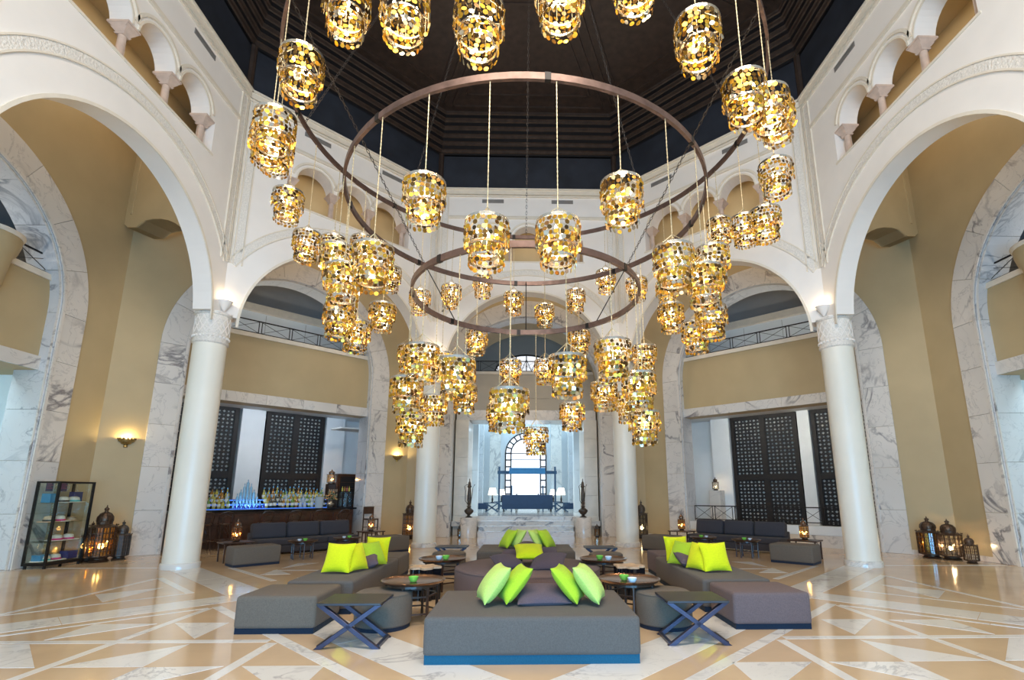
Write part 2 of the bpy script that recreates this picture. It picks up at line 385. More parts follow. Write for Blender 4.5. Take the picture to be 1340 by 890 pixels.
for side in DIRS:
    f = S[side]
    wl = wall_panel(side, AI, AI + TH, HW, HW1, ZCAP, ZC, RA, ZA, True, ZCAP).build('wall_' + side, 'white_plaster')
    struct(wl, 'white %s wall of the octagonal hall with great arch and gallery' % NAMES[side]); inner[side] = wl
    arc_band(f, 2.68, 2.74, ZA, AI - 0.025, AI + 0.0, 0, pi, 40).build('arch_edge_moulding', 'ivory_trim', wl)
    arc_band(f, 3.29, 3.47, ZA, AI - 0.02, AI, R(28), R(152), 44, 3.02).build('arch_relief_band', 'relief_plaster', wl)
    for r_ in (3.27, 3.47): arc_band(f, r_, r_ + 0.03, ZA, AI - 0.035, AI, R(28), R(152), 44, 3.03).build('arch_bead', 'ivory_trim', wl)
    for sg in (-1, 1):
        mb = MB(); mb.box(*sorted((sg * 2.79, sg * 2.95)), AI - 0.02, AI, 7.55, 12.0, f); mb.build('corner_relief_band', 'relief_plaster', wl)
        mb = MB()
        for x0 in (2.75, 2.955, 3.02): mb.box(*sorted((sg * x0, sg * (x0 + 0.03))), AI - 0.035, AI, 7.2, 12.0, f)
        mb.build('corner_bead', 'ivory_trim', wl)
    for z0, z1, pr in ((10.98, 11.05, 0.05), (11.07, 11.10, 0.03), (11.82, 11.88, 0.05), (11.90, 12.12, 0.08), (12.06, 12.12, 0.12)):
        ue = 2.74 if z0 < 11.8 else HW - 0.02
        MB().box(-ue, ue, AI - pr, AI, z0, z1, f).build('cornice', 'ivory_trim', wl)
    MB().box(-GE - 0.05, GE + 0.05, AI - 0.02, AI, ZS - 0.05, ZS, f).build('sill_moulding', 'ivory_trim', wl)
    for c in GC:
        arc_band(f, GR, GR + 0.04, ZG, AI - 0.02, AI, 0, pi, 18, None).build('small_arch_moulding', 'ivory_trim', wl)
        o = wl.children[-1]; n_, t_ = DIRS[side]; o.location = (t_[0] * c, t_[1] * c, 0)
        mb = arc_band(f, GR + 0.10, GR + 0.16, ZG, AI - 0.035, AI, R(10), R(170), 18, None); o = mb.build('small_arch_moulding', 'ivory_trim', wl); o.location = (t_[0] * c, t_[1] * c, 0)
    for uc in (-1.77, -0.59, 0.59, 1.77):                # little columns of the gallery
        x, y, _ = f(uc, AI + TH / 2, 0)
        mb = MB().lathe([(0.10, ZS), (0.10, ZS + 0.05), (0.075, ZS + 0.08), (0.068, ZS + 0.58)], 14, (x, y, 0)); mb.build('gallery_column', 'gallery_stone', wl, True)
        cp = MB(); zz = ZS + 0.58
        for r0, z0, r1, z1 in ((0.075, zz, 0.085, zz + 0.025), (0.065, zz + 0.025, 0.12, zz + 0.12), (0.12, zz + 0.12, 0.15, zz + 0.18)):
            P = [f(uc + sx * r0, AI + TH / 2 + sy * r0, z0) for sx, sy in ((-1, -1), (1, -1), (1, 1), (-1, 1))]
            Q = [f(uc + sx * r1, AI + TH / 2 + sy * r1 * 1.25, z1) for sx, sy in ((-1, -1), (1, -1), (1, 1), (-1, 1))]
            for k in range(4): cp.poly(P[k], P[(k + 1) % 4], Q[(k + 1) % 4], Q[k])
            cp.poly(*P[::-1]); cp.poly(*Q)
        cp.box(uc - 0.155, uc + 0.155, AI + 0.01, AI + TH - 0.01, zz + 0.18, ZG + 0.005, f)
        cp.build('gallery_capital', 'gallery_stone', wl)
    # passage behind the gallery
    g = MB()
    for z0, z1 in ((ZS - 0.08, ZS - 0.01), (11.3, 11.36)): g.box(-HW1, HW1, AI + TH, AI + TH + 1.0, z0, z1, f)
    g.box(-HW1 - 0.3, HW1 + 0.3, AI + TH + 1.0, AI + TH + 1.06, ZS - 0.08, 11.36, f)
    o = g.build('wall_gallery_' + side, 'tan_wall'); struct(o, 'tan passage wall behind the small arches of the %s wall' % NAMES[side])
    MB().box(-1.1, 1.1, AI + TH + 0.93, AI + TH + 1.0, ZS + 0.34, ZS + 0.40, f).build('picture_rail', 'gallery_stone', o)
    # air grilles in the frieze
    for uc in ((-1.22, 1.22)):
        if side in ('left', 'right') and uc < 0: continue
        x, y, _ = f(uc, AI, 0)
        v = MB().box(uc - 0.38, uc + 0.38, AI - 0.008, AI, 11.60, 11.74, f).build('air_grille', 'vent_grey')
        word = {('back', -1): 'left of the two on the back wall', ('back', 1): 'right of the two on the back wall', ('left', 1): 'on the left wall frieze', ('right', 1): 'on the right wall frieze',
                ('back_left', -1): 'on the back left diagonal wall, nearer the left wall', ('back_left', 1): 'on the back left diagonal wall, nearer the back wall',
                ('back_right', -1): 'on the back right diagonal wall, nearer the right wall', ('back_right', 1): 'on the back right diagonal wall, nearer the back wall'}[(side, 1 if uc > 0 else -1)]
        tag(v, 'grey slotted air grille, ' + word, 'vent', 'air grilles in the frieze')
        sl = MB()
        for k in range(4): sl.box(uc - 0.37, uc + 0.37, AI - 0.018, AI - 0.008, 11.61 + k * 0.033, 11.625 + k * 0.033, f)
        sl.build('slats', 'vent_grey', v)

# columns at the corners of the arcade
RC = 7.63 / cos(pi / 8)
proto = None
CW = {('left', 'front'): 'great cream round column at the left, below the lit bowl', ('left', 'back'): 'cream round column at the back left of the steps',
      ('right', 'back'): 'cream round column at the back right of the steps', ('right', 'front'): 'great cream round column at the right, in front of the tan wall'}
for (lr, fb), lab in CW.items():
    ang_ = R(22.5 if fb == 'front' else 67.5); sx = -1 if lr == 'left' else 1
    loc = (sx * RC * cos(ang_), YC + RC * sin(ang_), 0)
    if proto is None:
        proto = t = thing('column', lab, 'column', loc, 0, 'columns of the arcade')
        MB().lathe([(0.352, 0.13), (0.352, 5.14)], 40).build('shaft', 'cream_column', t, True)
        MB().lathe([(0.385, 0), (0.385, 0.10), (0.375, 0.12), (0.352, 0.13)], 40).build('base', 'white_marble', t, True)
        cp = MB().lathe([(0.352, 5.08), (0.385, 5.11), (0.385, 5.16), (0.368, 5.18), (0.368, 5.78), (0.395, 5.80), (0.395, 5.83), (0.30, 5.84)], 40).build('capital', 'relief_plaster', t, True)
        lt = MB(); nn = 14
        for d_ in (-1, 1):
            for k in range(nn):
                pts = []
                for j in range(7):
                    a = 2 * pi * k / nn + d_ * (j / 6) * (2 * pi / nn * 1.6); pts.append((0.372 * cos(a), 0.372 * sin(a), 5.33 + 0.42 * j / 6))
                lt.tube(pts, 0.012, 4)
        lt.build('lattice_relief', 'white_plaster', cp)
        sc = MB()
        for k in range(26):
            a = 2 * pi * k / 26; sc.ball((0.370 * cos(a), 0.370 * sin(a), 5.25), 0.035, 6, 4)
        sc.build('bead_relief', 'white_plaster', cp)
    else: dup(proto, loc, 0, lab)
    # pier block over the capital, bowl uplight on it
    pr = MB().lathe([(0.43, 5.83), (0.43, 5.86)], 8, loc); pr.build('abacus', 'white_plaster', inner['left' if sx < 0 else 'right'])
    rb = AI / cos(pi / 8) - 0.10
    bl = (sx * rb * cos(ang_), YC + rb * sin(ang_), 6.14)
    nm = {('left', 'front'): 'over the left column', ('left', 'back'): 'over the back left column', ('right', 'back'): 'over the back right column', ('right', 'front'): 'over the right column'}[(lr, fb)]
    t = thing('uplight_bowl', 'small plaster cone uplight on the corner pier, ' + nm, 'lamp', bl, 0, 'plaster uplights on the piers')
    MB().lathe([(0.01, -0.24), (0.05, -0.20), (0.16, 0.0), (0.17, 0.02), (0.15, 0.02), (0.05, -0.12)], 14).build('bowl', 'white_plaster', t, True)
    MB().lathe([(0.0, -0.05), (0.05, -0.04), (0.05, -0.01), (0.0, 0.0)], 10).build('lamp_bulb', 'bowl_light', t)
    lamp('uplight', (0, 0, 0.08), 5, (1.0, 0.80, 0.55), 0.04, t)

# ================================================================== DARK DRUM AND CEILING
def oct_ring(a, z): return [(a / cos(pi / 8) * cos(pi / 8 + k * pi / 4), YC + a / cos(pi / 8) * sin(pi / 8 + k * pi / 4), z) for k in range(8)]
def oct_loft(rows, name, mat, parent=None):
    mb = MB()
    for (a0, z0), (a1, z1) in zip(rows, rows[1:]):
        p, q = oct_ring(a0, z0), oct_ring(a1, z1)
        for k in range(8): mb.poly(p[k], p[(k + 1) % 8], q[(k + 1) % 8], q[k])
    return mb.build(name, mat, parent, clean=False)
dr = struct(oct_loft([(7.60, 12.1), (7.52, 12.1), (7.52, 13.55), (7.60, 13.55)], 'wall_drum', 'navy_drum'), 'dark navy drum wall above the white cornice')
oct_loft([(AI - 0.12, 12.12), (7.6, 12.12)], 'cornice_ledge', 'ivory_trim', dr)
for k in range(8):
    p = oct_ring(7.5, 0)[k]
    MB().lathe([(0.10, 12.12), (0.10, 13.55)], 8, (p[0], p[1], 0)).build('corner_post', 'brown_wood', dr)
ce = struct(oct_loft([(7.0, 14.95), (0.01, 14.95)], 'ceiling', 'brown_wood'), 'dark brown wooden octagonal ceiling')
a, z = 7.52, 13.5
for k in range(6):
    oct_loft([(a, z), (a, z + 0.13)], 'stepped_cornice', 'black_wood', ce); oct_loft([(a, z + 0.13), (a - 0.04, z + 0.15), (a - 0.05, z + 0.23), (a - 0.09, z + 0.245)], 'stepped_cornice', 'brown_wood', ce); a -= 0.09; z += 0.245
for k in range(8):
    th = pi / 4 * k; n = (cos(th), sin(th)); t_ = (-sin(th), cos(th))
    for a0, a1, ins, wd in ((6.75, 2.2, 0.16, 0.09), (6.2, 2.9, 0.48, 0.06)):
        def P(a_, e): u = (a_ * T8 - ins) * e; return Vector((n[0] * a_ + t_[0] * u, YC + n[1] * a_ + t_[1] * u, 14.93))
        q = [P(a0, -1), P(a0, 1), P(a1, 1), P(a1, -1)]
        mb = MB()
        for i in range(4): mb.bar(q[i], q[(i + 1) % 4], wd)
        mb.build('panel_moulding', 'brown_wood', ce)

# ================================================================== OUTER WALLS OF THE AISLE
RO, RI, ZO = 3.60, 2.95, 5.80
HO = AO * T8
ZT = 13.6
outer = {}
DEPTH = {'left': 0.75, 'right': 0.75, 'back_left': 0.75, 'back_right': 0.75, 'back': 2.6}
for side in DIRS:
    f = S[side]; D = DEPTH[side]
    wl = wall_panel(side, AO, AO + D, HO, (AO + min(D, 0.75)) * T8, 0, ZT, RI + 0.02, ZO, False, 0).build('wall_outer_' + side, 'tan_wall' if side != 'back' else 'tan_wall')
    struct(wl, 'tan outer %s wall with a marble framed arch' % NAMES[side]); outer[side] = wl
    n_leg = 5; hleg = ZO / n_leg
    for sg in (-1, 1):
        for k in range(n_leg):
            z0, z1 = k * hleg + 0.004, (k + 1) * hleg - 0.004
            MB().box(*sorted((sg * RI, sg * RO)), AO - 0.05, AO + 0.01, z0, z1, f).build('marble_slab', 'white_marble', wl)
            MB().box(*sorted((sg * (RI - 0.03), sg * (RI + 0.03))), AO - 0.02, AO + min(D, 0.75) + 0.02, z0, z1, f).build('reveal_slab', 'grey_marble', wl)
    nv = 9
    for k in range(nv):
        t0, t1 = pi * k / nv + 0.0015, pi * (k + 1) / nv - 0.0015
        arc_band(f, RI, RO, ZO, AO - 0.05, AO + 0.01, t0, t1, 5).build('marble_slab', 'white_marble', wl)
        arc_band(f, RI - 0.03, RI + 0.03, ZO, AO - 0.02, AO + min(D, 0.75) + 0.02, t0, t1, 5).build('reveal_slab', 'grey_marble', wl)
    for dr_, da in ((0.0, -0.065), (-0.035, 0.01)):
        mb = arc_band(f, RI + dr_ - 0.03, RI + dr_ + 0.04, ZO, AO + da - 0.01, AO + da + 0.02, 0, pi, 40)
        for sg in (-1, 1): mb.box(*sorted((sg * (RI + dr_ - 0.03), sg * (RI + dr_ + 0.04))), AO + da - 0.01, AO + da + 0.02, 0, ZO, f)
        mb.build('edge_bead', 'white_marble', wl)
    for sg in (-1, 1):
        MB().box(*sorted((sg * RO, sg * HO)), AO - 0.025, AO + 0.01, 0, 0.12, f).build('baseboard', 'white_marble', wl)

# diaphragm arches from the great columns back to the outer corners
for sx, nm in ((-1, 'left'), (1, 'right')):
    ang_ = R(22.5); d = (sx * cos(ang_), sin(ang_)); pn = (-d[1], d[0])
    r0, r1 = RC + 0.02, AO / cos(pi / 8)
    prof = [(r0, 5.3)]
    for k in range(13):
        t = pi - (pi / 2) * k / 12; prof.append((r0 + 0.12 + (r1 - r0 - 1.2) * (1 + cos(t)), 6.2 + 2.55 * sin(t)))
    prof += [(r1 - 0.75, 8.62), (r1 - 0.35, 8.70), (r1, 8.95), (r1, ZT), (r0, ZT)]
    fn = lambda p, q, h: (d[0] * p + pn[0] * h, YC + d[1] * p + pn[1] * h, q)
    o = MB().prism(prof, -0.32, 0.32, fn).build('wall_rib_' + nm, 'tan_wall'); struct(o, 'plaster rib arch from the %s column to the outer wall' % nm)
    mb = MB()
    for a_, b_ in zip(prof[1:15], prof[2:16]): mb.prism([a_, b_, (b_[0], b_[1] + 0.05), (a_[0], a_[1] + 0.05)], -0.36, 0.36, fn)
    mb.build('rib_moulding', 'tan_wall', o)
    mb = MB().box(r1 - 0.42, r1 - 0.36, -0.345, 0.345, 9.1, ZT, lambda p, h, q: fn(p, q, h)); mb.build('rib_panel_edge', 'tan_wall', o)

# aisle ceiling
mb = MB()
p, q = oct_ring(AI + TH, ZT), oct_ring(AO + 0.8, ZT)
for k in range(8): mb.poly(p[k], p[(k + 1) % 8], q[(k + 1) % 8], q[k])
struct(mb.build('ceiling_aisle', 'tan_wall', clean=False), 'tan ceiling of the aisle around the hall')

# ================================================================== BAYS BEHIND THE MARBLE ARCHES
def railing(name, label, side, a, u0, u1, zb, zt, n, group=None):
    """iron railing with crossed panels between paired uprights"""
    f = S[side]; c = f((u0 + u1) / 2, a, zb)
    t = thing(name, label, 'railing', c, 0, group)
    g = lambda u, z: Vector(f(u, a, z)) - Vector(c)
    for nm, z in (('top_rail', zt), ('bottom_rail', zb + 0.05)): MB().bar(g(u0, z), g(u1, z), 0.035 if nm == 'top_rail' else 0.025).build(nm, 'black_iron', t)
    L = (u1 - u0) / n
    for i in range(n + 1):
        for e in ((-0.045, 0.045) if 0 < i < n else ((0.0,))):
            u = u0 + L * i + e; MB().bar(g(u, zb), g(u, zt), 0.02).build('upright', 'black_iron', t)
    for i in range(n):
        a0, a1 = u0 + L * i + 0.045, u0 + L * (i + 1) - 0.045
        mb = MB().bar(g(a0, zb + 0.06), g(a1, zt - 0.02), 0.012); mb.build('cross_bar', 'black_iron', t)
        mb = MB().bar(g(a0, zt - 0.02), g(a1, zb + 0.06), 0.012); mb.build('cross_bar', 'black_iron', t)
    return t

for side in ('left', 'back_left', 'back_right', 'right'):
    f = S[side]; wl = outer[side]; U = 2.93; nm = NAMES[side]
    # marble beam, parapet and upper room
    bm_ = MB().box(-U, U, 11.36, 11.9, 4.40, 4.72, f).build('beam_' + side, 'tan_wall'); struct(bm_, 'beam with a marble face across the %s arch' % nm)
    for k in range(5):
        u0 = -U + 2 * U * k / 5; MB().box(u0 + 0.004, u0 + 2 * U / 5 - 0.004, 11.31, 11.37, 4.40, 4.72, f).build('beam_slab', 'white_marble', bm_)
    pa = struct(MB().box(-U, U, 11.38, 11.55, 4.72, 6.58, f).build('wall_parapet_' + side, 'tan_wall'), 'tan balcony parapet in the %s arch' % nm)
    MB().box(-U, U, 11.33, 11.6, 6.56, 6.70, f).build('parapet_cap', 'ivory_trim', pa)
    railing('balcony_railing', 'black iron balcony railing with crossed bars in the %s arch' % nm, side, 11.46, -U + 0.03, U - 0.03, 6.70, 7.15, 6, 'balcony railings')
    up = MB().box(-4.6, 4.6, 14.2, 14.3, 4.72, 8.35, f).box(-4.6, 4.6, 11.6, 14.3, 4.60, 4.72, f)
    up = struct(up.build('wall_upper_' + side, 'cool_plaster' if side.startswith('back') else 'tan_wall'), 'pale rear wall of the balcony in the %s arch' % nm)
    MB().box(-4.6, 4.6, 14.0, 14.3, 8.35, 8.62, f).build('ledge', 'ivory_trim', up)
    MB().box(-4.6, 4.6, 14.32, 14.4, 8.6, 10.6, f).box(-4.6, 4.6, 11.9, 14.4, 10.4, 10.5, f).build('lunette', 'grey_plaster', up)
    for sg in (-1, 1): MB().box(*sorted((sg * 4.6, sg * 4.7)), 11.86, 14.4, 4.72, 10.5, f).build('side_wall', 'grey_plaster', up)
    for k in range(5): MB().box(-3.0 + k * 1.5, -2.985 + k * 1.5, 14.19, 14.2, 4.9, 8.3, f).build('wall_joint', 'grey_plaster', up)
    # lower recess
    rm = MB().box(-4.4, 4.4, 14.35, 14.45, 0, 4.9, f)
    lw = struct(rm.build('wall_recess_' + side, 'cool_plaster' if side.startswith('back') else 'teal_plaster'), 'pale rear wall of the recess under the %s balcony' % nm)
    MB().box(-4.4, 4.4, 11.9, 14.45, 4.70, 4.75, f).build('recess_soffit', 'cool_plaster', lw)
    for sg in (-1, 1): MB().box(*sorted((sg * 4.3, sg * 4.4)), 11.86, 14.45, 0, 4.75, f).build('side_wall', 'cool_plaster', lw)

# teal side bays: an arched niche on the rear wall, and a half-round bracket on the balcony
for side in ('left', 'right'):
    f = S[side]
    mb = arc_band(f, 1.5, 1.62, 2.2, 14.25, 14.36, 0, pi, 28)
    for sg in (-1, 1): mb.box(*sorted((sg * 1.5, sg * 1.62)), 14.25, 14.36, 0, 2.2, f)
    mb.build('niche_arch', 'teal_plaster', [o for o in col.objects if o.name == 'wall_recess_' + side][0])
    x, y, _ = f(1.25, 11.4, 0); sx = -1 if side == 'left' else 1
    br = MB().lathe([(0.02, 5.55), (0.22, 5.60), (0.42, 5.9), (0.50, 6.55), (0.56, 6.62), (0.60, 6.80), (0.60, 7.0), (0.0, 7.0)], 24, (x, y, 0))
    o = br.build('balcony_bracket', 'tan_wall', [o for o in col.objects if o.name == 'wall_parapet_' + side][0], True)
    MB().lathe([(0.61, 6.93), (0.64, 6.97), (0.64, 7.02), (0.0, 7.03)], 24, (x, y, 0)).build('bracket_cap', 'ivory_trim', o, True)

# ---- carved wooden screens
def screen(side, u0, u1, z0, z1, label, single=False):
    f = S[side]; a = 14.0; c = f((u0 + u1) / 2, a, z0); L = lambda u, d, z: tuple(Vector(f(u, a + d, z)) - Vector(c))
    t = thing('carved_screen', label, 'screen', c, 0, 'carved wooden screens')
    fw = 0.14; um = (u0 + u1) / 2; zm = z0 + (z1 - z0) * 0.43
    mb = MB()
    mb.box(u0, u0 + fw, -0.06, 0.06, z0, z1, L); mb.box(u1 - fw, u1, -0.06, 0.06, z0, z1, L)
    mb.box(u0 + fw, u1 - fw, -0.06, 0.06, z0, z0 + fw, L); mb.box(u0 + fw, u1 - fw, -0.06, 0.06, z1 - fw, z1, L)
    mb.build('frame', 'screen_wood', t)
    MB().box(um - 0.10, um + 0.10, -0.05, 0.05, z0 + fw, z1 - fw, L).build('mullion', 'screen_wood', t)
    MB().box(u0 + fw, u1 - fw, -0.055, 0.045, zm - 0.1, zm + 0.1, L).build('crossbar', 'screen_wood', t)
    for a0, a1 in ((u0 + fw, um - 0.10), (um + 0.10, u1 - fw)):
        for b0, b1 in ((z0 + fw, zm - 0.1), (zm + 0.1, z1 - fw)):
            nx = max(1, round((a1 - a0) / 0.135)); nz = max(1, round((b1 - b0) / 0.135)); mb = MB()
            for i in range(nx):
                for j in range(nz):
                    cu, cz = a0 + (i + .5) * (a1 - a0) / nx, b0 + (j + .5) * (b1 - b0) / nz
                    hu, hz = (a1 - a0) / nx / 2, (b1 - b0) / nz / 2
                    sq, st = [], []
                    for k in range(16):
                        th = 2 * pi * k / 16; m_ = max(abs(cos(th)), abs(sin(th)))
                        sq.append((cu + hu * cos(th) / m_, cz + hz * sin(th) / m_))
                        rr = (0.88, 0.50, 0.66, 0.50)[k % 4] if (i + j) % 2 == 0 else (0.56, 0.36, 0.60, 0.36)[k % 4]
                        st.append((cu + hu * rr * cos(th), cz + hz * rr * sin(th)))
                    for k in range(16):
                        k2 = (k + 1) % 16
                        mb.poly(L(sq[k][0], 0, sq[k][1]), L(sq[k2][0], 0, sq[k2][1]), L(st[k2][0], 0, st[k2][1]), L(st[k][0], 0, st[k][1]))
            o = mb.build('lattice_panel', 'screen_wood', t)
            so = o.modifiers.new('thickness', 'SOLIDIFY'); so.thickness = 0.02
    MB().box(u0 + fw, u1 - fw, 0.07, 0.09, z0 + fw, z1 - fw, L).build('pale_backing', 'blind_cloth', t)
    return t
screen('back_left', 0.34, 2.52, 0.4, 4.66, 'tall dark carved screen above the bottles in the bar, fully in view')
screen('back_left', -2.70, -0.58, 0.4, 4.66, 'dark carved screen half behind the left column')
screen('back_right', -0.20, 2.28, 0.38, 4.62, 'tall dark carved screen behind the right railing, fully in view')
screen('back_right', -2.85, -0.70, 0.38, 4.62, 'dark carved screen half behind the right column')
for side, us in (('back_left', ((-0.50, 0.28), (2.58, 3.35))), ('back_right', ((-0.65, -0.25), (2.34, 3.1)))):
    for u0, u1 in us: MB().box(u0, u1, 13.9, 14.36, 0, 4.72, S[side]).build('pilaster', 'cool_plaster', [o for o in col.objects if o.name == 'wall_recess_' + side][0])

# ---- right bay: low wall with railing, pedestals
lwr = MB().box(-2.93, 2.93, 11.35, 11.65, 0, 0.62, S['back_right']).build('wall_low_right', 'cool_plaster'); struct(lwr, 'low white wall with marble panels behind the right sofa')
for k in range(6):
    u0 = -2.93 + 5.86 * k / 6
    MB().box(u0 + 0.004, u0 + 5.86 / 6 - 0.004, 11.31, 11.36, 0.36, 0.62, S['back_right']).build('wall_panel', 'cool_plaster' if k != 0 else 'white_marble', lwr)
    MB().box(u0 + 0.004, u0 + 5.86 / 6 - 0.004, 11.31, 11.36, 0.0, 0.352, S['back_right']).build('wall_panel', 'beige_stone' if k > 1 else 'white_marble', lwr)
railing('terrace_railing', 'black iron railing with crossed bars on the low white wall', 'back_right', 11.5, -2.9, 2.8, 0.66, 1.17, 8)
for uc, zt, lab in ((2.85, 1.72, 'tall white pedestal under the small wall lantern'), ):
    o = MB().box(uc - 0.22, uc + 0.22, 13.3, 13.75, 0, zt, S['back_right']).build('pedestal', 'white_marble', None, False, 0.01, 1); tag(o, lab, 'pedestal')
o = MB().box(2.35, 3.6, 12.1, 13.0, 4.0, 4.05, S['back_left']).build('recess_shelf', 'cool_plaster', [o for o in col.objects if o.name == 'wall_recess_back_left'][0])

# ================================================================== CENTRE: STEPS AND FAR LOBBY
nst = 4; HZ = 0.72
st = struct(MB().box(-2.9, 2.9, YC + 12.3, 33, -0.1, HZ, None).build('floor_lobby', 'floor_white'), 'raised pale marble floor of the far lobby')
zs = (0.20, 0.38, 0.55, 0.72)
for k in range(4):
    y0 = YC + 10.95 + 0.34 * k
    step = struct(MB().box(-1.82 if k < 2 else -2.9, 1.82 if k < 2 else 2.9, y0, YC + 12.4, 0 if k == 0 else zs[k - 1] - 0.02, zs[k] - 0.03).build('step_%d' % (k + 1), 'white_marble'), 'white marble step %s of the flight to the far lobby' % ('one', 'two', 'three', 'four')[k])
    for i in range(4):
        u0 = (-1.84 + 0.92 * i) if k < 2 else (-2.9 + 1.45 * i); L_ = 0.92 if k < 2 else 1.45
        MB().box(u0 + 0.003, u0 + L_ - 0.003, y0 - 0.03, y0 + 0.36, zs[k] - 0.03, zs[k]).build('tread', 'white_marble', step)
f = S['back']
lob = struct(MB().box(-4.9, -2.62, YC + 13.7, YC + 14.0, 0, 9, None).box(2.62, 4.9, YC + 13.7, YC + 14.0, 0, 9, None).build('wall_lobby_front', 'beige_stone'), 'beige stone jambs between hall and far lobby')
for sx in (-1, 1):
    for k in range(6): MB().box(*sorted((sx * 2.35, sx * 2.88)), YC + 11.9, YC + 13.7, k * 0.76 + 0.003, (k + 1) * 0.76 - 0.003).build('stone_block', 'beige_stone', lob)
bm_ = struct(MB().box(-2.9, 2.9, YC + 12.3, YC + 13.7, 4.62, 5.0).build('beam_back', 'white_marble'), 'marble beam over the passage to the far lobby')
MB().box(-2.9, 2.9, YC + 12.24, YC + 12.30, 4.60, 5.02).build('beam_slab', 'white_marble', bm_)
pa = struct(MB().box(-2.9, 2.9, YC + 12.4, YC + 12.6, 5.0, 6.62).build('wall_parapet_back', 'grey_tan'), 'tan parapet over the far lobby opening')
MB().box(-2.9, 2.9, YC + 12.36, YC + 12.66, 6.60, 6.72).build('parapet_cap', 'ivory_trim', pa)
mb = arc_band(lambda u, a, z: (u, YC + a, z), 0.0, 1.0, 5.55, 12.37, 12.42, 0, pi, 20); mb.build('parapet_medallion', 'grey_tan', pa)
railing('balcony_railing', 'black iron balcony railing in front of the bright lunette window', 'back', 12.5, -2.85, 2.85, 6.72, 7.2, 7, 'balcony railings')
vb = struct(MB().box(-2.95, 2.95, 33.0, 33.1, 0, 12, None).build('wall_far', 'cool_plaster'), 'far white end wall of the lobby')
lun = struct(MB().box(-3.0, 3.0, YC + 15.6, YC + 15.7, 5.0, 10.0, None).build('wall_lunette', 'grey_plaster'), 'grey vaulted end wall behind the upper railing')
mb = MB().prism([(-1.55, 6.9), (1.55, 6.9)] + [(1.55 * cos(pi * k / 16), 7.35 + 0.95 * sin(pi * k / 16)) for k in range(17)], YC + 15.54, YC + 15.60, lambda x, z, y: (x, y, z))
wn = struct(mb.build('window_2', 'daylight_pane'), 'bright arched lunette window with crossed glazing bars')
mb = MB()
for k in range(7):
    x0 = -1.5 + 0.5 * k; zt = 7.35 + 0.95 * sqrt(max(0, 1 - (x0 / 1.55) ** 2)); mb.bar((x0, YC + 15.5, 6.9), (x0, YC + 15.5, zt), 0.05)
    if k < 6:
        zt = 7.3 + 0.8 * sqrt(max(0, 1 - ((x0 + .25) / 1.55) ** 2)); mb.bar((x0, YC + 15.5, 6.9), (x0 + 0.5, YC + 15.5, zt), 0.03).bar((x0 + 0.5, YC + 15.5, 6.9), (x0, YC + 15.5, zt), 0.03)
mb.bar((-1.5, YC + 15.5, 7.45), (1.5, YC + 15.5, 7.45), 0.04); mb.tube([(1.56 * cos(pi * k / 16), YC + 15.5, 7.35 + 0.96 * sin(pi * k / 16)) for k in range(17)], 0.05, 4)
mb.build('glazing_bars', 'black_iron', wn)
for sx, nm in ((-1, 'left'), (1, 'right')):
    sw = struct(MB().box(*sorted((sx * 2.95, sx * 3.05)), YC + 13.7, 33.1, 0, 12).build('wall_lobby_' + nm, 'cool_plaster'), 'white %s side wall of the far lobby' % nm)
    for y_ in (25.0, 28.0):
        for k in range(5): MB().box(*sorted((sx * 2.35, sx * 2.96)), y_, y_ + 0.6, HZ + k * 1.0 + 0.003, HZ + (k + 1) * 1.0 - 0.003).build('marble_pilaster', 'grey_marble' if y_ > 26 else 'cool_plaster', sw)
    MB().box(*sorted((sx * 1.55, sx * 2.2)), 31.2, 31.8, HZ, 6.2).build('lobby_pillar', 'white_marble', sw)
    MB().box(*sorted((sx * 1.45, sx * 2.3)), 31.1, 31.9, 5.9, 6.3).build('pillar_capital', 'grey_marble', sw)
struct(MB().box(-3, 3, YC + 13.7, 33, 6.9 + 4, 11.0, None).build('ceiling_lobby', 'cool_plaster'), 'white ceiling of the far lobby')
# far arched window
wz0, wr, wzc = 1.15, 1.30, 4.15; wy = 32.95
mb = MB().prism([(-wr, wz0), (wr, wz0)] + [(wr * cos(pi * k / 20), wzc + wr * sin(pi * k / 20)) for k in range(21)], wy, wy + 0.04, lambda x, z, y: (x, y, z))
wn = struct(mb.build('window_1', 'daylight_pane'), 'tall arched daylight window at the far end of the lobby')
mb = MB(); ri = 0.95; y_ = wy - 0.05
for r_ in (wr, ri):
    mb.tube([(-r_, y_, wz0)] + [(r_ * cos(pi - pi * k / 20), y_, wzc + r_ * sin(pi - pi * k / 20)) for k in range(21)] + [(r_, y_, wz0)], 0.055, 4)
for k in range(1, 10):
    t = pi * k / 10; mb.bar((ri * cos(t), y_, wzc + ri * sin(t)), (wr * cos(t), y_, wzc + wr * sin(t)), 0.08)
for k in range(8):
    z = wz0 + (wzc - wz0) * k / 7
    for sx in (-1, 1): mb.bar((sx * ri, y_, z), (sx * wr, y_, z), 0.08)
mb.bar((-wr, y_, wzc), (wr, y_, wzc), 0.045); mb.bar((-ri, y_, wzc - 0.4), (ri, y_, wzc - 0.4), 0.03)
mb.build('glazing_bars', 'black_iron', wn)

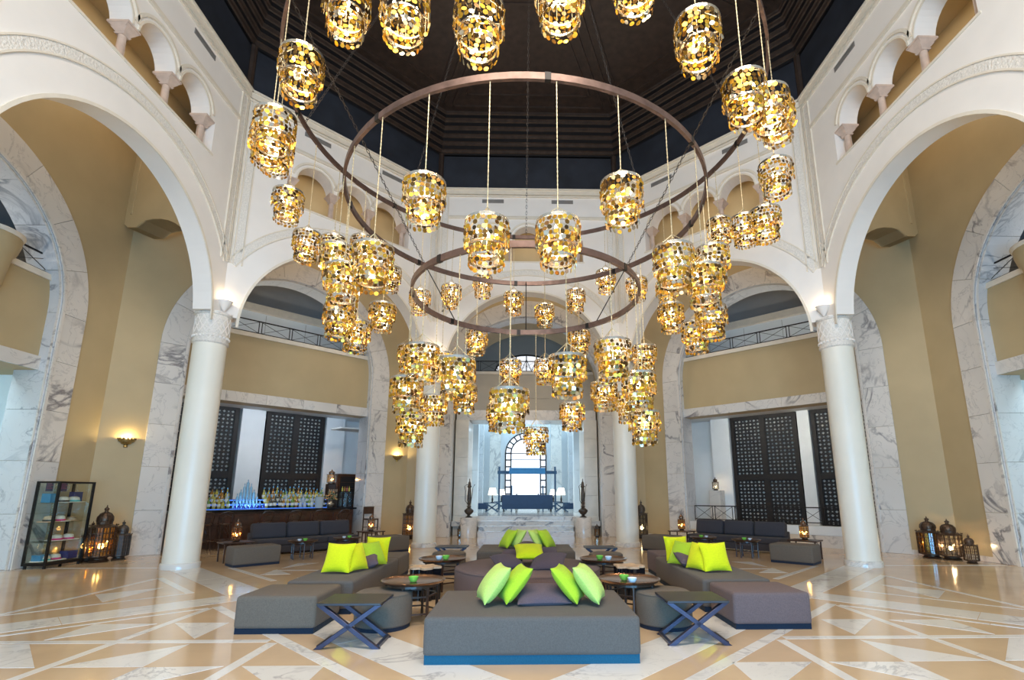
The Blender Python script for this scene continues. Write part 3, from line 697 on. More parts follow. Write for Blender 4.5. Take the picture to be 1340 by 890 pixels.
# area lights added to brighten gallery, aisle, balconies and recesses, kept out of sight
for side in DIRS:
    f = S[side]; n, t = DIRS[side]; rz = math.atan2(t[1], t[0])
    area('gallery_light', f(0, AI + TH + 0.4, 11.25), (0, 0, rz), 4.5, 15, (1.0, 0.84, 0.62), 0.2)
    area('aisle_fill', f(0, 9.5, 13.2), (0, 0, rz), 5.0, 130, SOFT, 1.2)
    if side != 'back':
        area('recess_light', f(0, 12.15, 4.60), (R(48) if 'left' in side else R(-48), 0, rz), 5.2, {'left': 260, 'right': 260, 'back_left': 85, 'back_right': 95}[side], {'left': (0.6, 0.86, 1.0), 'right': (0.6, 0.86, 1.0), 'back_left': (0.88, 0.93, 1.0), 'back_right': (1.0, 0.93, 0.80)}[side], 0.3)
        area('balcony_light', f(0, 12.4, 6.3), (pi, 0, rz), 4.5, 30, (1.0, 0.95, 0.86), 0.4)
area('lobby_fill', (0, 27.5, 9.5), (0, 0, 0), 4.5, 520, (0.55, 0.80, 1.0))  # cool light added overhead in the lobby, standing in for window daylight
area('step_daylight', (0, 22.9, 4.45), (0, 0, 0), 4.0, 60, (0.60, 0.82, 1.0), 0.8)  # cool area light inside the lobby opening, pointing down
area('front_fill', (0, 0.4, 11.0), (R(35), 0, 0), 7, 1150, (1.0, 0.90, 0.78), 3)

# ================================================================== CHANDELIER
RINGS = [(8.629, 4.321, -2.867, 32, 'big upper ring'), (6.773, 3.229, 2.733, 24, 'middle ring'), (5.095, 2.026, 3.032, 16, 'small lower ring')]
CX = -0.05
for z, r, ph, n, nm in RINGS:
    t = thing('chandelier_ring', 'round bronze iron hoop, the %s of the tiered chandelier' % nm, 'chandelier', (CX, YC, z), 0, 'chandelier rings')
    mb = MB(); m = 96
    for k in range(m):
        a0, a1 = 2 * pi * k / m, 2 * pi * (k + 1) / m
        q = [(r - 0.025, -0.05), (r + 0.025, -0.05), (r + 0.025, 0.05), (r - 0.025, 0.05)]
        for i in range(4):
            (p0, z0), (p1, z1) = q[i], q[(i + 1) % 4]
            mb.poly((p0 * cos(a0), p0 * sin(a0), z0), (p1 * cos(a0), p1 * sin(a0), z1), (p1 * cos(a1), p1 * sin(a1), z1), (p0 * cos(a1), p0 * sin(a1), z0))
    mb.build('hoop_band', 'ring_bronze', t, True)
    mb = MB(); mb.tube([(r * cos(2 * pi * k / 96), r * sin(2 * pi * k / 96), 0.052) for k in range(96)], 0.012, 4, True).build('hoop_edge', 'chain_metal', t)
    for k in range(8):
        a = pi / 4 * k + 0.08
        MB().box(r - 0.032, r + 0.032, -0.04, 0.04, -0.056, 0.056, lambda x, y, q, a=a: (x * cos(a) - y * sin(a), x * sin(a) + y * cos(a), q)).build('joint_plate', 'black_iron', t)

WP, HP = 0.535, 0.56
def disc_mesh(seed):
    rg = random.Random(seed); mb = MB()
    rows = [(0.262, -0.045 - 0.062 * k, 26) for k in range(5)] + [(0.204, -0.350 - 0.060 * k, 20) for k in range(4)]
    for r, z, n in rows:
        off = rg.random()
        for k in range(n):
            if rg.random() < 0.05: continue
            a = 2 * pi * (k + off) / n + rg.uniform(-.03, .03); rd = rg.uniform(0.026, 0.0315)
            yaw = a + rg.uniform(-0.55, 0.55); tl = rg.uniform(-0.22, 0.22)
            c = Vector((r * cos(a), r * sin(a), z + rg.uniform(-.008, .008)))
            nrm = Vector((cos(yaw) * cos(tl), sin(yaw) * cos(tl), sin(tl))); e1 = Vector((-sin(yaw), cos(yaw), 0)); e2 = nrm.cross(e1)
            for s_ in (-1,):
                P = [tuple(c + e1 * rd * cos(pi * j / 4) + e2 * rd * sin(pi * j / 4) + nrm * 0.0015) for j in range(8)]
                Q = [tuple(c + e1 * rd * cos(pi * j / 4) + e2 * rd * sin(pi * j / 4) - nrm * 0.0015) for j in range(8)]
                i = len(mb.v); mb.v += P + Q; mb.f += [tuple(range(i, i + 8)), tuple(range(i + 15, i + 7, -1))] + [(i + j, i + 8 + j, i + 8 + (j + 1) % 8, i + (j + 1) % 8) for j in range(8)]
    return mb.mesh('gold_discs', 'gold_disc', False, 0, 2, False)
DISCS = [disc_mesh(s) for s in (3, 11, 29)]
def hoop_mesh(r, z, h, mat):
    return MB().lathe([(r - 0.005, z), (r + 0.005, z), (r + 0.005, z + h), (r - 0.005, z + h), (r - 0.005, z)], 28).mesh('hoop', mat, False)
H1, H2, H3 = hoop_mesh(0.260, -0.02, 0.038, 'silver_hoop'), hoop_mesh(0.212, -0.322, 0.022, 'silver_hoop'), hoop_mesh(0.195, -0.47, 0.025, 'silver_hoop')
BULB = MB().lathe([(0, 0), (0.013, 0.008), (0.018, 0.03), (0.010, 0.06), (0, 0.08)], 8).mesh('bulb', 'bulb', True)
wm = MB()
for k in range(3):
    a = 2 * pi * k / 3 + 0.4; wm.tube([(0, 0, 0.22), (0.255 * cos(a), 0.255 * sin(a), 0.015)], 0.006, 4)
for k in range(3):
    a = 2 * pi * k / 3 + 0.4; wm.tube([(0, 0, -0.16), (0.25 * cos(a), 0.25 * sin(a), -0.16)], 0.004, 4)
wm.tube([(0, 0, 0.22), (0, 0, -0.36)], 0.006, 5)
for k in range(18):                                     # strings the discs hang on
    a = 2 * pi * k / 18; wm.tube([(0.252 * cos(a), 0.252 * sin(a), 0), (0.252 * cos(a), 0.252 * sin(a), -0.3)], 0.0018, 3)
WIRES = wm.mesh('wires', 'brass_cord', False, 0, 2, False)
CORDS = {}
def cord_mesh(L):
    key = round(L, 3)
    if key not in CORDS:
        n = max(4, int(L / 0.03)); CORDS[key] = MB().lathe([(0.005 if k % 2 else 0.0095, L * k / n) for k in range(n + 1)], 6).mesh('cord', 'brass_cord', True)
    return CORDS[key]
lamp_data = bpy.data.lights.new('pendant_glow', 'POINT'); lamp_data.energy = 9; lamp_data.color = (1.0, 0.78, 0.50); lamp_data.shadow_soft_size = 0.04
pend = None
def around(a):                                          # angle from the front towards the right, in words
    d = (math.degrees(a) + 180) % 360 - 180
    side_ = 'right' if d > 0 else 'left'; x = abs(d)
    return side_, x
cnt = {}
order = []
for ri_, (z, r, ph, n, nm) in enumerate(RINGS):
    for i in range(n):
        a = ph + 2 * pi * i / n
        if ri_ == 0: drop = (1.567, 1.987, 2.338, 1.987)[i % 4]; hang = ('short', 'medium', 'long', 'medium')[i % 4]
        elif ri_ == 1: drop = 1.641 if i % 3 == 0 else 2.313; hang = 'short' if i % 3 == 0 else 'long'
        else: drop = (2.423, 1.938, 1.601, 1.938)[i % 4]; hang = ('long', 'medium', 'short', 'medium')[i % 4]
        sd, x = around(a); order.append((ri_, sd, x, a, drop, hang))
ORD = ['first', 'second', 'third', 'fourth', 'fifth', 'sixth', 'seventh', 'eighth', 'ninth', 'tenth', 'eleventh', 'twelfth', 'thirteenth', 'fourteenth', 'fifteenth', 'sixteenth']
RW = ['big upper', 'middle', 'small lower']
for ri_ in range(3):
    for sd in ('left', 'right'):
        lst = sorted([o for o in order if o[0] == ri_ and o[1] == sd], key=lambda o: o[2])
        for k, (_, _, x, a, drop, hang) in enumerate(lst):
            z, r = RINGS[ri_][:2]
            if k <= (len(lst) - 1) // 2: pos = '%s from its near end' % ORD[k]
            else: pos = '%s from its far end' % ORD[len(lst) - 1 - k]
            lab = 'gold lantern, %s cord, %s half of the %s ring, %s' % (hang, sd, RW[ri_], pos)
            zc_ = z - drop; zt = zc_ + HP / 2
            loc = (CX + r * sin(a), YC - r * cos(a), zt)
            t = thing('pendant_lantern', lab, 'pendant lamp', loc, a * 3.1 + k, 'gold disc lanterns of the %s ring' % RW[ri_])
            for nm_, me in (('top_hoop', H1), ('middle_hoop', H2), ('lower_hoop', H3), ('hanger', WIRES)): link(nm_, me, t)
            o = link('disc_strings', DISCS[(k + ri_) % 3], t); o['kind'] = 'stuff'
            for j in range(4):
                b = link('bulb', BULB, t); ja = 2 * pi * j / 4 + .3; rr = 0.12 if j < 3 else 0.05
                b.location = (rr * cos(ja), rr * sin(ja), -0.15 - 0.05 * (j % 2))
            o = link('cord', cord_mesh(z - 0.05 - zt - 0.22), t); o.location = (0, 0, 0.22)
            lo = bpy.data.objects.new('lamp', lamp_data); col.objects.link(lo); lo.parent = t; lo.location = (0, 0, -0.22)

def chain(p, q, name, label, cat, wd=0.022, L=0.10, group=None):
    p, q = Vector(p), Vector(q); d = q - p; n = max(3, int(d.length / (L * 0.8))); dn = d.normalized()
    up = Vector((0, 1, 0)) if abs(dn.y) < 0.9 else Vector((1, 0, 0)); e = dn.cross(up).normalized(); g = dn.cross(e)
    mb = MB()
    for k in range(n):
        c = d * (k + .5) / n; s_ = e if k % 2 else g
        mb.tube([tuple(c + dn * (L / 2 * 0.95) * cos(2 * pi * j / 8) + s_ * wd * sin(2 * pi * j / 8)) for j in range(8)], 0.006, 4, True)
    o = mb.build(name, 'chain_metal', None, False, 0, 2, False); o.location = p; return tag(o, label, cat, group)
def rp(k, deg): z, r = RINGS[k][:2]; a = R(deg); return (CX + r * sin(a), YC - r * cos(a), z + 0.05)
for deg, lab in ((180, 'at the back centre'), (90, 'at the right side'), (-90, 'at the left side'), (135, 'at the back right'), (-135, 'at the back left'), (0, 'at the near side')):
    a = R(deg); chain(rp(0, deg), (1.3 * sin(a), YC - 1.3 * cos(a), 14.92), 'suspension_chain', 'dark chain from the ceiling to the big upper ring ' + lab, 'chain', group='chandelier chains')
for sg, lab in ((-1, 'left'), (1, 'right')):
    chain(rp(1, sg * 133), rp(0, sg * 53), 'suspension_chain', 'dark chain slanting across the %s side between upper and middle rings' % lab, 'chain', group='chandelier chains')
for deg, lab in ((180, 'back centre'), (133, 'back right'), (-133, 'back left')):
    p, q = Vector(rp(2, deg)), Vector(rp(1, deg)); o = MB().tube([(0, 0, 0), tuple(q - p)], 0.012, 6).build('tie_rod', 'black_iron'); o.location = p
    tag(o, 'thin dark rod between middle and lower chandelier rings at the ' + lab, 'rod', 'chandelier rods')

# ================================================================== FURNITURE IN THE MIDDLE
def block(name, label, cat, x0, x1, y0, y1, h, mat, pm, ph=0.06, group=None, bev=0.045, loc=None, rz=0, piping=True):
    cx, cy = (x0 + x1) / 2, (y0 + y1) / 2; hx, hy = (x1 - x0) / 2, (y1 - y0) / 2
    t = thing(name, label, cat, loc or (cx, cy, 0), rz, group)
    MB().box(-hx, hx, -hy, hy, ph, h).build('body', mat, t, True, bev, 3)
    MB().box(-hx + 0.015, hx - 0.015, -hy + 0.015, hy - 0.015, 0, ph + 0.03).build('plinth', pm, t)
    if piping:
        z = h - bev * 0.4; e = bev * 0.35
        MB().tube([(-hx + e, -hy + e, z), (hx - e, -hy + e, z), (hx - e, hy - e, z), (-hx + e, hy - e, z)], 0.004, 4, True).build('seam', mat, t)
    return t
UP = 'upholstered blocks'
block('daybed', 'large square grey daybed in the foreground on a blue plinth', 'daybed', -1.03, 1.07, 5.25, 6.66, 0.43, 'slate', 'plinth_front', 0.075)
block('daybed', 'square grey daybed at the far end, near the steps', 'daybed', -1.05, 1.0, 10.95, 12.45, 0.43, 'slate', 'plinth_black')
block('ottoman', 'taupe block ottoman at the front left, beside the front left crossed-leg table', 'ottoman', -3.44, -2.50, 6.38, 7.22, 0.42, 'taupe', 'plinth_blue', 0.055)
block('ottoman', 'taupe block ottoman at the front right, beside the front right crossed-leg table', 'ottoman', 2.47, 3.42, 6.46, 7.27, 0.42, 'mauve', 'plinth_blue', 0.055)
block('daybed', 'long grey daybed on the left with a bright lime pillow', 'daybed', -3.30, -2.40, 7.36, 9.92, 0.43, 'slate', 'plinth_blue')
block('daybed', 'long grey daybed on the right with a bright lime pillow', 'daybed', 2.42, 3.38, 7.38, 10.0, 0.43, 'slate', 'plinth_blue')
block('ottoman', 'grey block ottoman behind the long left daybed', 'ottoman', -3.36, -2.42, 9.98, 10.95, 0.43, 'taupe', 'plinth_black')
block('ottoman', 'mauve block ottoman behind the long right daybed', 'ottoman', 2.52, 3.45, 10.12, 11.10, 0.44, 'mauve', 'plinth_blue')
t = thing('round_ottoman', 'big round mauve ottoman in the centre with plum cushions', 'ottoman', (-0.01, 8.86, 0))
rr = 1.20
MB().lathe([(rr - 0.02, 0.05), (rr, 0.07), (rr, 0.38), (rr - 0.012, 0.41), (rr - 0.045, 0.43), (0, 0.435)], 64).build('body', 'mauve', t, True)
MB().lathe([(rr - 0.03, 0), (rr - 0.03, 0.06)], 64).build('plinth', 'plinth_black', t)
MB().tube([((rr - 0.005) * cos(2 * pi * k / 64), (rr - 0.005) * sin(2 * pi * k / 64), 0.405) for k in range(64)], 0.005, 4, True).build('seam', 'mauve', t)
def pouf(loc, label):
    t = thing('round_pouf', label, 'pouf', loc, 0, 'round poufs'); r = 0.345
    MB().lathe([(r - 0.015, 0.045), (r, 0.06), (r, 0.37), (r - 0.012, 0.40), (r - 0.04, 0.418), (0, 0.42)], 40).build('body', 'taupe', t, True)
    MB().lathe([(r - 0.02, 0), (r - 0.02, 0.05)], 40).build('plinth', 'plinth_black', t)
    MB().tube([((r - 0.004) * cos(2 * pi * k / 40), (r - 0.004) * sin(2 * pi * k / 40), 0.393) for k in range(40)], 0.004, 4, True).build('seam', 'taupe', t)
    return t
p0 = pouf((-1.80, 6.72, 0), 'round taupe pouf behind the front left crossed-leg table')
dup(p0, (1.68, 6.70, 0), 0, 'round taupe pouf behind the front right crossed-leg table')
dup(p0, (-1.62, 11.0, 0), 0, 'round taupe pouf at the back left, behind the far left tray table')
dup(p0, (1.60, 10.75, 0), 0, 'round taupe pouf at the back right, behind the far right tray table')
def x_table(loc, label, rz=0):
    t = thing('crossed_leg_table', label, 'side table', loc, rz, 'crossed-leg tables'); W_, D_, Hh = 0.31, 0.24, 0.46
    MB().box(-W_ - .03, W_ + .03, -D_ - .03, D_ + .03, Hh - 0.025, Hh).build('top', 'table_top', t, False, 0.004, 1)
    for y in (-D_ + 0.02, D_ - 0.02):
        for sg in (-1, 1):
            def fn(x, yy, z, sg=sg, y=y): return (sg * (-W_ + 2 * W_ * z / (Hh - 0.025)) + x, y + yy, z)
            MB().box(-0.04, 0.04, -0.026, 0.026, 0, Hh - 0.025, fn).build('leg', 'steel_blue', t, False, 0.003, 1)
    for sg in (-1, 1): MB().box(sg * W_ - 0.02, sg * W_ + 0.02, -D_ + .04, D_ - .04, 0.0, 0.03).build('floor_bar', 'steel_blue', t)
    return t
x0 = x_table((-1.92, 6.02, 0), 'blue-grey steel crossed-leg table in front of the front left pouf')
dup(x0, (1.83, 6.07, 0), 0, 'blue-grey steel crossed-leg table in front of the front right pouf')
dup(x0, (-1.66, 11.75, 0), 0, 'blue-grey steel crossed-leg table behind the back left pouf')
dup(x0, (1.60, 11.55, 0), 0, 'blue-grey steel crossed-leg table behind the back right pouf')
def tray_table(loc, label, r=0.41, h=0.50, mat='tray_copper', rz=0.0, group='round tray tables'):
    t = thing('tray_table', label, 'coffee table', loc, rz, group)
    MB().lathe([(0, h - 0.012), (r - 0.06, h - 0.014), (r - 0.03, h - 0.002), (r - 0.005, h + 0.012), (r, h + 0.008), (r - 0.02, h - 0.018), (r - 0.06, h - 0.03), (0, h - 0.03)], 44).build('tray', mat, t, True)
    ring = MB().lathe([(r - 0.1, h - 0.06), (r - 0.08, h - 0.06), (r - 0.08, h - 0.03), (r - 0.1, h - 0.03), (r - 0.1, h - 0.06)], 30); ring.build('tray_support', 'dark_wood', t)
    L = []
    for k in range(6):
        a = pi / 3 * k + 0.3; q = ((r - 0.10) * cos(a), (r - 0.10) * sin(a)); L.append(q)
        MB().lathe([(0.017, 0), (0.020, 0.05), (0.016, 0.12), (0.021, 0.2), (0.016, 0.3), (0.02, h - 0.05)], 8, (q[0], q[1], 0)).build('leg', 'dark_wood', t, True)
    for k in range(6):
        a, b = L[k], L[(k + 1) % 6]
        for zz in (0.13, 0.33): MB().bar((a[0], a[1], zz), (b[0], b[1], zz), 0.018).build('stretcher', 'dark_wood', t)
    return t
t0 = tray_table((-1.50, 6.98, 0), 'round copper tray table at the front left, beside the left pouf')
dup(t0, (1.32, 7.02, 0), 0.2, 'round copper tray table at the front right, beside the right pouf')
dup(t0, (-1.48, 9.22, 0), 0.4, 'round copper tray table at the back left, before the far left pouf')
dup(t0, (1.30, 9.12, 0), 0.1, 'round copper tray table at the back right, before the far right pouf')
def bowl(loc, label, mat='green_ceramic', r=0.065):
    o = MB().lathe([(0, 0), (r * .6, 0), (r * .9, r * .5), (r, r * .95), (r * .93, r * .95), (r * .8, r * .5), (0, r * .2)], 18).build('bowl' if mat[0] == 'g' else 'candle_holder', mat, None, True)
    o.location = loc; return tag(o, label, 'bowl' if mat[0] == 'g' else 'candle holder', 'green bowls' if mat[0] == 'g' else 'white candle holders')
zt_ = 0.490
for (x, y), wh, lab in (((-1.49, 6.92), None, 'front left'), ((1.25, 6.98), (1.32, 6.80), 'front right'), ((-1.42, 9.2), (-1.53, 9.16), 'back left'), ((1.24, 9.12), (1.38, 9.05), 'back right')):
    bowl((x, y, zt_), 'small green ceramic bowl on the %s tray table' % lab)
    if wh: bowl((wh[0], wh[1], zt_), 'small white ceramic candle holder on the %s tray table' % lab, 'white_ceramic', 0.06)
def stump(loc, label, rz=0):
    t = thing('stump_stool', label, 'stool', loc, rz, 'glossy black stools'); n = 48; mb = MB(); tp = []
    def rad(a): return 0.215 + 0.035 * cos(5 * a) + 0.018 * cos(9 * a + 1)
    for k in range(n):
        a0, a1 = 2 * pi * k / n, 2 * pi * (k + 1) / n
        mb.poly((rad(a0) * cos(a0), rad(a0) * sin(a0), 0), (rad(a1) * cos(a1), rad(a1) * sin(a1), 0), (rad(a1) * cos(a1), rad(a1) * sin(a1), 0.46), (rad(a0) * cos(a0), rad(a0) * sin(a0), 0.46))
        tp.append(((rad(a0) + 0.004) * cos(a0), (rad(a0) + 0.004) * sin(a0)))
    mb.build('trunk', 'black_gloss', t, True)
    MB().prism(tp, 0.455, 0.485, lambda x, y, z: (x, y, z)).build('top', 'wood_end', t)
    return t
s0 = stump((-1.62, 8.38, 0), 'glossy black fluted stump stool between the two left tray tables')
dup(s0, (1.60, 8.42, 0), 1.2, 'glossy black fluted stump stool between the two right tray tables')

# ---- pillows
def pillow(name, label, mat, loc, rot, size=0.46, th=0.15, group='scatter pillows'):
    n = 12; mb = MB(); G = {}
    for sg in (1, -1):
        for i in range(n + 1):
            for j in range(n + 1):
                u, v = 2 * i / n - 1, 2 * j / n - 1
                e = max(0, (1 - u ** 4)) ** 0.5 * max(0, (1 - v ** 4)) ** 0.5
                pinch = 1 - 0.07 * (1 - abs(u) ** 2) * v * v - 0.07 * (1 - abs(v) ** 2) * u * u
                G[(sg, i, j)] = len(mb.v); mb.v.append((u * size / 2 * pinch, v * size / 2 * pinch, sg * (th / 2 * e * (0.75 + 0.25 * cos(u * 2.1) * cos(v * 1.9)) + 0.004)))
    for sg in (1, -1):
        for i in range(n):
            for j in range(n):
                q = (G[sg, i, j], G[sg, i + 1, j], G[sg, i + 1, j + 1], G[sg, i, j + 1]); mb.f.append(q if sg > 0 else q[::-1])
    for i in range(n):
        for A, B in (((i, 0), (i + 1, 0)), ((i + 1, n), (i, n)), ((0, i + 1), (0, i)), ((n, i), (n, i + 1))):
            mb.f.append((G[(1,) + A], G[(-1,) + A], G[(-1,) + B], G[(1,) + B]))
    o = mb.build(name, mat, None, True)
    o.location = loc; o.rotation_euler = rot; return tag(o, label, 'pillow', group)
def on_edge(x, y, lean, yaw, mat, label, size=0.46, th=0.15, base=0.43, grp='scatter pillows'):
    """pillow standing on its edge: lean tips its top towards +x, yaw turns its face"""
    M = Matrix.Rotation(yaw, 4, 'Z') @ Matrix.Rotation(lean, 4, 'Y') @ Matrix.Rotation(pi / 2, 4, 'Y')
    zc = base + size / 2 * abs(cos(lean)) + th * 0.30 * abs(sin(lean))
    return pillow('pillow', label, mat, (x, y, zc), M.to_euler(), size, th, grp)
g1 = 'pillows on the front daybed'
on_edge(-0.40, 5.86, R(38), R(16), 'pale_green', 'pale green striped pillow leaning at the far left of the front daybed', 0.45, 0.2, grp=g1)
on_edge(-0.17, 5.90, R(40), R(16), 'leaf', 'bright green pillow second from the left on the front daybed', 0.45, 0.17, grp=g1)
on_edge(0.42, 5.90, R(-40), R(-16), 'leaf', 'bright green pillow second from the right on the front daybed', 0.45, 0.17, grp=g1)
on_edge(0.65, 5.86, R(-38), R(-16), 'pale_green', 'pale green striped pillow leaning at the far right of the front daybed', 0.45, 0.2, grp=g1)
pillow('pillow', 'plum pillow lying in the middle of the front daybed', 'plum', (0.13, 5.98, 0.50), (R(8), 0, 0.1), 0.58, 0.17, g1)
g2 = 'pillows on the far daybed'
on_edge(-0.42, 11.5, R(34), R(28), 'leaf', 'green pillow leaning at the far left of the far daybed', 0.44, 0.16, grp=g2)
on_edge(-0.22, 11.55, R(34), R(28), 'pale_green', 'pale green pillow second from the left on the far daybed', 0.44, 0.16, grp=g2)
on_edge(0.22, 11.55, R(-34), R(-28), 'pale_green', 'pale green pillow second from the right on the far daybed', 0.44, 0.16, grp=g2)
on_edge(0.42, 11.5, R(-34), R(-28), 'leaf', 'green pillow leaning at the far right of the far daybed', 0.44, 0.16, grp=g2)
pillow('pillow', 'plum pillow lying in the middle of the far daybed', 'plum', (0.0, 11.45, 0.50), (0, 0, 0), 0.5, 0.16, g2)
g3 = 'cushions on the round ottoman'
pillow('pillow', 'plum cushion lying at the left front of the round ottoman', 'plum', (-0.33, 8.55, 0.52), (R(12), R(4), 0.3), 0.5, 0.2, g3)
pillow('pillow', 'plum cushion lying at the right front of the round ottoman', 'plum', (0.32, 8.5, 0.53), (R(16), R(-4), -0.2), 0.56, 0.2, g3)
pillow('pillow', 'plum cushion at the back right of the round ottoman', 'plum', (0.30, 9.0, 0.55), (R(25), 0, 0.2), 0.5, 0.2, g3)
pillow('pillow', 'plum cushion at the back left of the round ottoman', 'plum', (-0.28, 9.05, 0.53), (R(22), 0, -0.3), 0.46, 0.2, g3)
pillow('pillow', 'yellow green cushion lying on top of the plum cushions', 'lime', (0.02, 8.78, 0.66), (R(20), 0, 0.1), 0.48, 0.16, g3)
def stand(x, y, yaw, tilt, mat, label, size, grp, base=0.43, th=0.15):
    """pillow propped up, face turned by yaw, tipped back by tilt"""
    M = Matrix.Rotation(yaw, 4, 'Z') @ Matrix.Rotation(R(90) - tilt, 4, 'X')
    return pillow('pillow', label, mat, (x, y, base + size / 2 * cos(tilt) + 0.02), M.to_euler(), size, th, grp)
for sx, nm in ((-1, 'left'), (1, 'right')):
    g = 'pillows on the long %s daybed' % nm
    stand(sx * 2.86, 8.05, sx * 0.15, R(22), 'lime', 'large lime pillow propped up at the front of the long %s daybed' % nm, 0.44, g)
    stand(sx * 2.66, 8.22, sx * -1.15, R(22), 'lime', 'yellow lime pillow seen edge-on behind the large lime one, %s daybed' % nm, 0.42, g)
    pillow('pillow', 'plum pillow lying between green pillows on the long %s daybed' % nm, 'plum', (sx * 2.62, 8.62, 0.51), (R(20), R(sx * 20), 0.2), 0.4, 0.17, g)
    stand(sx * 2.56, 8.80, sx * -1.0, R(32), 'leaf', 'leaf green pillow leaning back on the long %s daybed' % nm, 0.42, g)
    stand(sx * 2.62, 9.25, sx * 0.1, R(15), 'lime', 'rearmost lime pillow on the long %s daybed' % nm, 0.42, g)

# ================================================================== SEATING IN THE TWO DIAGONAL BAYS
def sofa(side, label):
    loc, rz = bay(side, 9.0, 0); e = 1 if side == 'back_left' else -1
    t = thing('sofa', label, 'sofa', loc, rz, 'charcoal sofas'); x0, x1 = (-1.30, 1.50) if e > 0 else (-1.65, 1.05)
    L = (x1 - x0) / 3
    MB().box(x0, x1, -0.38, 0.45, 0.05, 0.24).build('base', 'charcoal', t, True, 0.03, 2)
    MB().box(x0, x1, 0.30, 0.48, 0.20, 0.55).build('back', 'charcoal', t, True, 0.03, 2)
    for k in range(3):
        MB().box(x0 + L * k + .005, x0 + L * (k + 1) - .005, -0.40, 0.32, 0.24, 0.40).build('seat_cushion', 'charcoal', t, True, 0.04, 3)
        c = MB().box(x0 + L * k + .02, x0 + L * (k + 1) - .02, -0.11, 0.11, 0, 0.42).build('back_cushion', 'charcoal', t, True, 0.07, 3)
        c.location = (0, 0.22, 0.39); c.rotation_euler = (R(-12), 0, 0)
    return t
sofa('back_left', 'charcoal three-seat sofa in front of the bar'); sofa('back_right', 'charcoal three-seat sofa against the low white wall')
def bench(side, u0, u1, a0, a1, label):
    a, u = (a0 + a1) / 2, (u0 + u1) / 2; loc, rz = bay(side, a, u); hx, hy = abs(u1 - u0) / 2, (a1 - a0) / 2
    return block('bench_ottoman', label, 'ottoman', -hx, hx, -hy, hy, 0.43, 'taupe', 'plinth_black', 0.04, 'taupe bench ottomans', 0.05, loc, rz)
bench('back_left', -2.38, -1.38, 6.75, 7.35, 'taupe bench ottoman left of the left sofa, near the left column')
bench('back_left', 1.22, 2.15, 6.85, 7.6, 'taupe bench ottoman right of the left sofa')
bench('back_right', -2.36, -1.40, 6.8, 7.45, 'taupe bench ottoman right of the right sofa, near the right column')
bench('back_right', 1.25, 2.2, 6.9, 7.6, 'taupe bench ottoman left of the right sofa')
for side, nm in (('back_left', 'left'), ('back_right', 'right')):
    for u, w_ in ((-0.65, 'nearer the great column'), (0.52, 'nearer the back column')):
        loc, rz = bay(side, 7.35, u); tray_table(loc, 'small dark tray table before the %s sofa, %s' % (nm, w_), 0.36, 0.44, 'dark_wood', rz, 'small tray tables')
        p = S[side](u + 0.03, 7.3, 0.432); bowl(p, 'small green bowl on the tray table before the %s sofa, %s' % (nm, w_), 'green_ceramic', 0.06)
        p = S[side](u - 0.1, 7.33, 0.432); bowl(p, 'small white candle holder on the tray table before the %s sofa, %s' % (nm, w_), 'white_ceramic', 0.05)

# ---- lanterns
def lantern(loc, h, label, lit, n=12, slim=1.0, mat='antique_bronze', group='pierced metal lanterns', glasscol='amber_glass', power=12, flat=False):
    """moroccan lantern: foot, panelled cage, onion dome and finial"""
    r = h * 0.20 * slim; t = thing('floor_lantern' if h > 0.45 else 'table_lantern', label, 'lantern', loc, random.uniform(0, 1), group)
    zb, zt = h * 0.10, h * 0.60
    MB().lathe([(r * .70, 0), (r * .80, h * .02), (r * .62, h * .05), (r * .62, h * .07), (r * 1.02, zb), (r * 1.02, zb + h * .02)], n).build('foot', mat, t)
    MB().lathe([(r * 1.06, zt), (r * 1.08, zt + h * .02), (r * .95, zt + h * .035), (r * .62, zt + h * .06), (r * .62, zt + h * .10)], n).build('shoulder', mat, t)
    zd = zt + h * 0.10
    MB().lathe([(r * .60, zd), (r * .64, zd + h * .03), (r * .60, zd + h * .09), (r * .42, zd + h * .145), (r * .16, zd + h * .17), (r * .13, zd + h * .20), (r * .2, zd + h * .215), (r * .2, zd + h * .235), (r * .06, zd + h * .26), (r * .03, h), (0, h)], 16).build('dome', mat, t, True)
    cg = MB()
    for k in range(n):
        a = 2 * pi * k / n; cg.bar((r * cos(a), r * sin(a), zb), (r * cos(a), r * sin(a), zt + 0.01), 0.016 * h)
        cg.ball((r * 1.05 * cos(a), r * 1.05 * sin(a), zt + h * .045), 0.014 * h, 6, 4)
    for z in [zb + (zt - zb) * q for q in (0.2, 0.4, 0.6, 0.8)]: cg.tube([(r * cos(2 * pi * k / n), r * sin(2 * pi * k / n), z) for k in range(n)], 0.009 * h, 4, True)
    for k in range(n):
        a = 2 * pi * (k + .5) / n; cg.bar((r * .99 * cos(a), r * .99 * sin(a), zb), (r * .99 * cos(a), r * .99 * sin(a), zt), 0.007 * h)
    cg.build('cage', mat, t, False, 0, 2, False)
    dm = MB()
    for k in range(8):
        a = 2 * pi * k / 8; dm.tube([(r * q * cos(a), r * q * sin(a), zd + h * z) for q, z in ((.62, .0), (.66, .03), (.62, .09), (.44, .145), (.18, .17))], 0.008 * h, 4)
    dm.build('dome_ribs', mat, t, False, 0, 2, False)
    MB().lathe([(r * .93, zb), (r * .93, zt)], n, cap=False).build('glass', glasscol, t, False, 0, 2, False)
    if lit:
        MB().ball((0, 0, zb + (zt - zb) * .35), 0.05 * h, 8, 6).build('lamp_bulb', 'bulb_soft', t, True)
        lamp('lantern_light', (0, 0, zb + (zt - zb) * .42), power, (1.0, 0.66, 0.32), 0.03, t)
    return t
GL = 'big pierced floor lanterns'
lantern((-10.12, 13.36, 0), 0.95, 'unlit pewter floor lantern standing alone right of the hat cabinet', False, 12, 1.0, 'pewter', GL, 'smoke_glass')
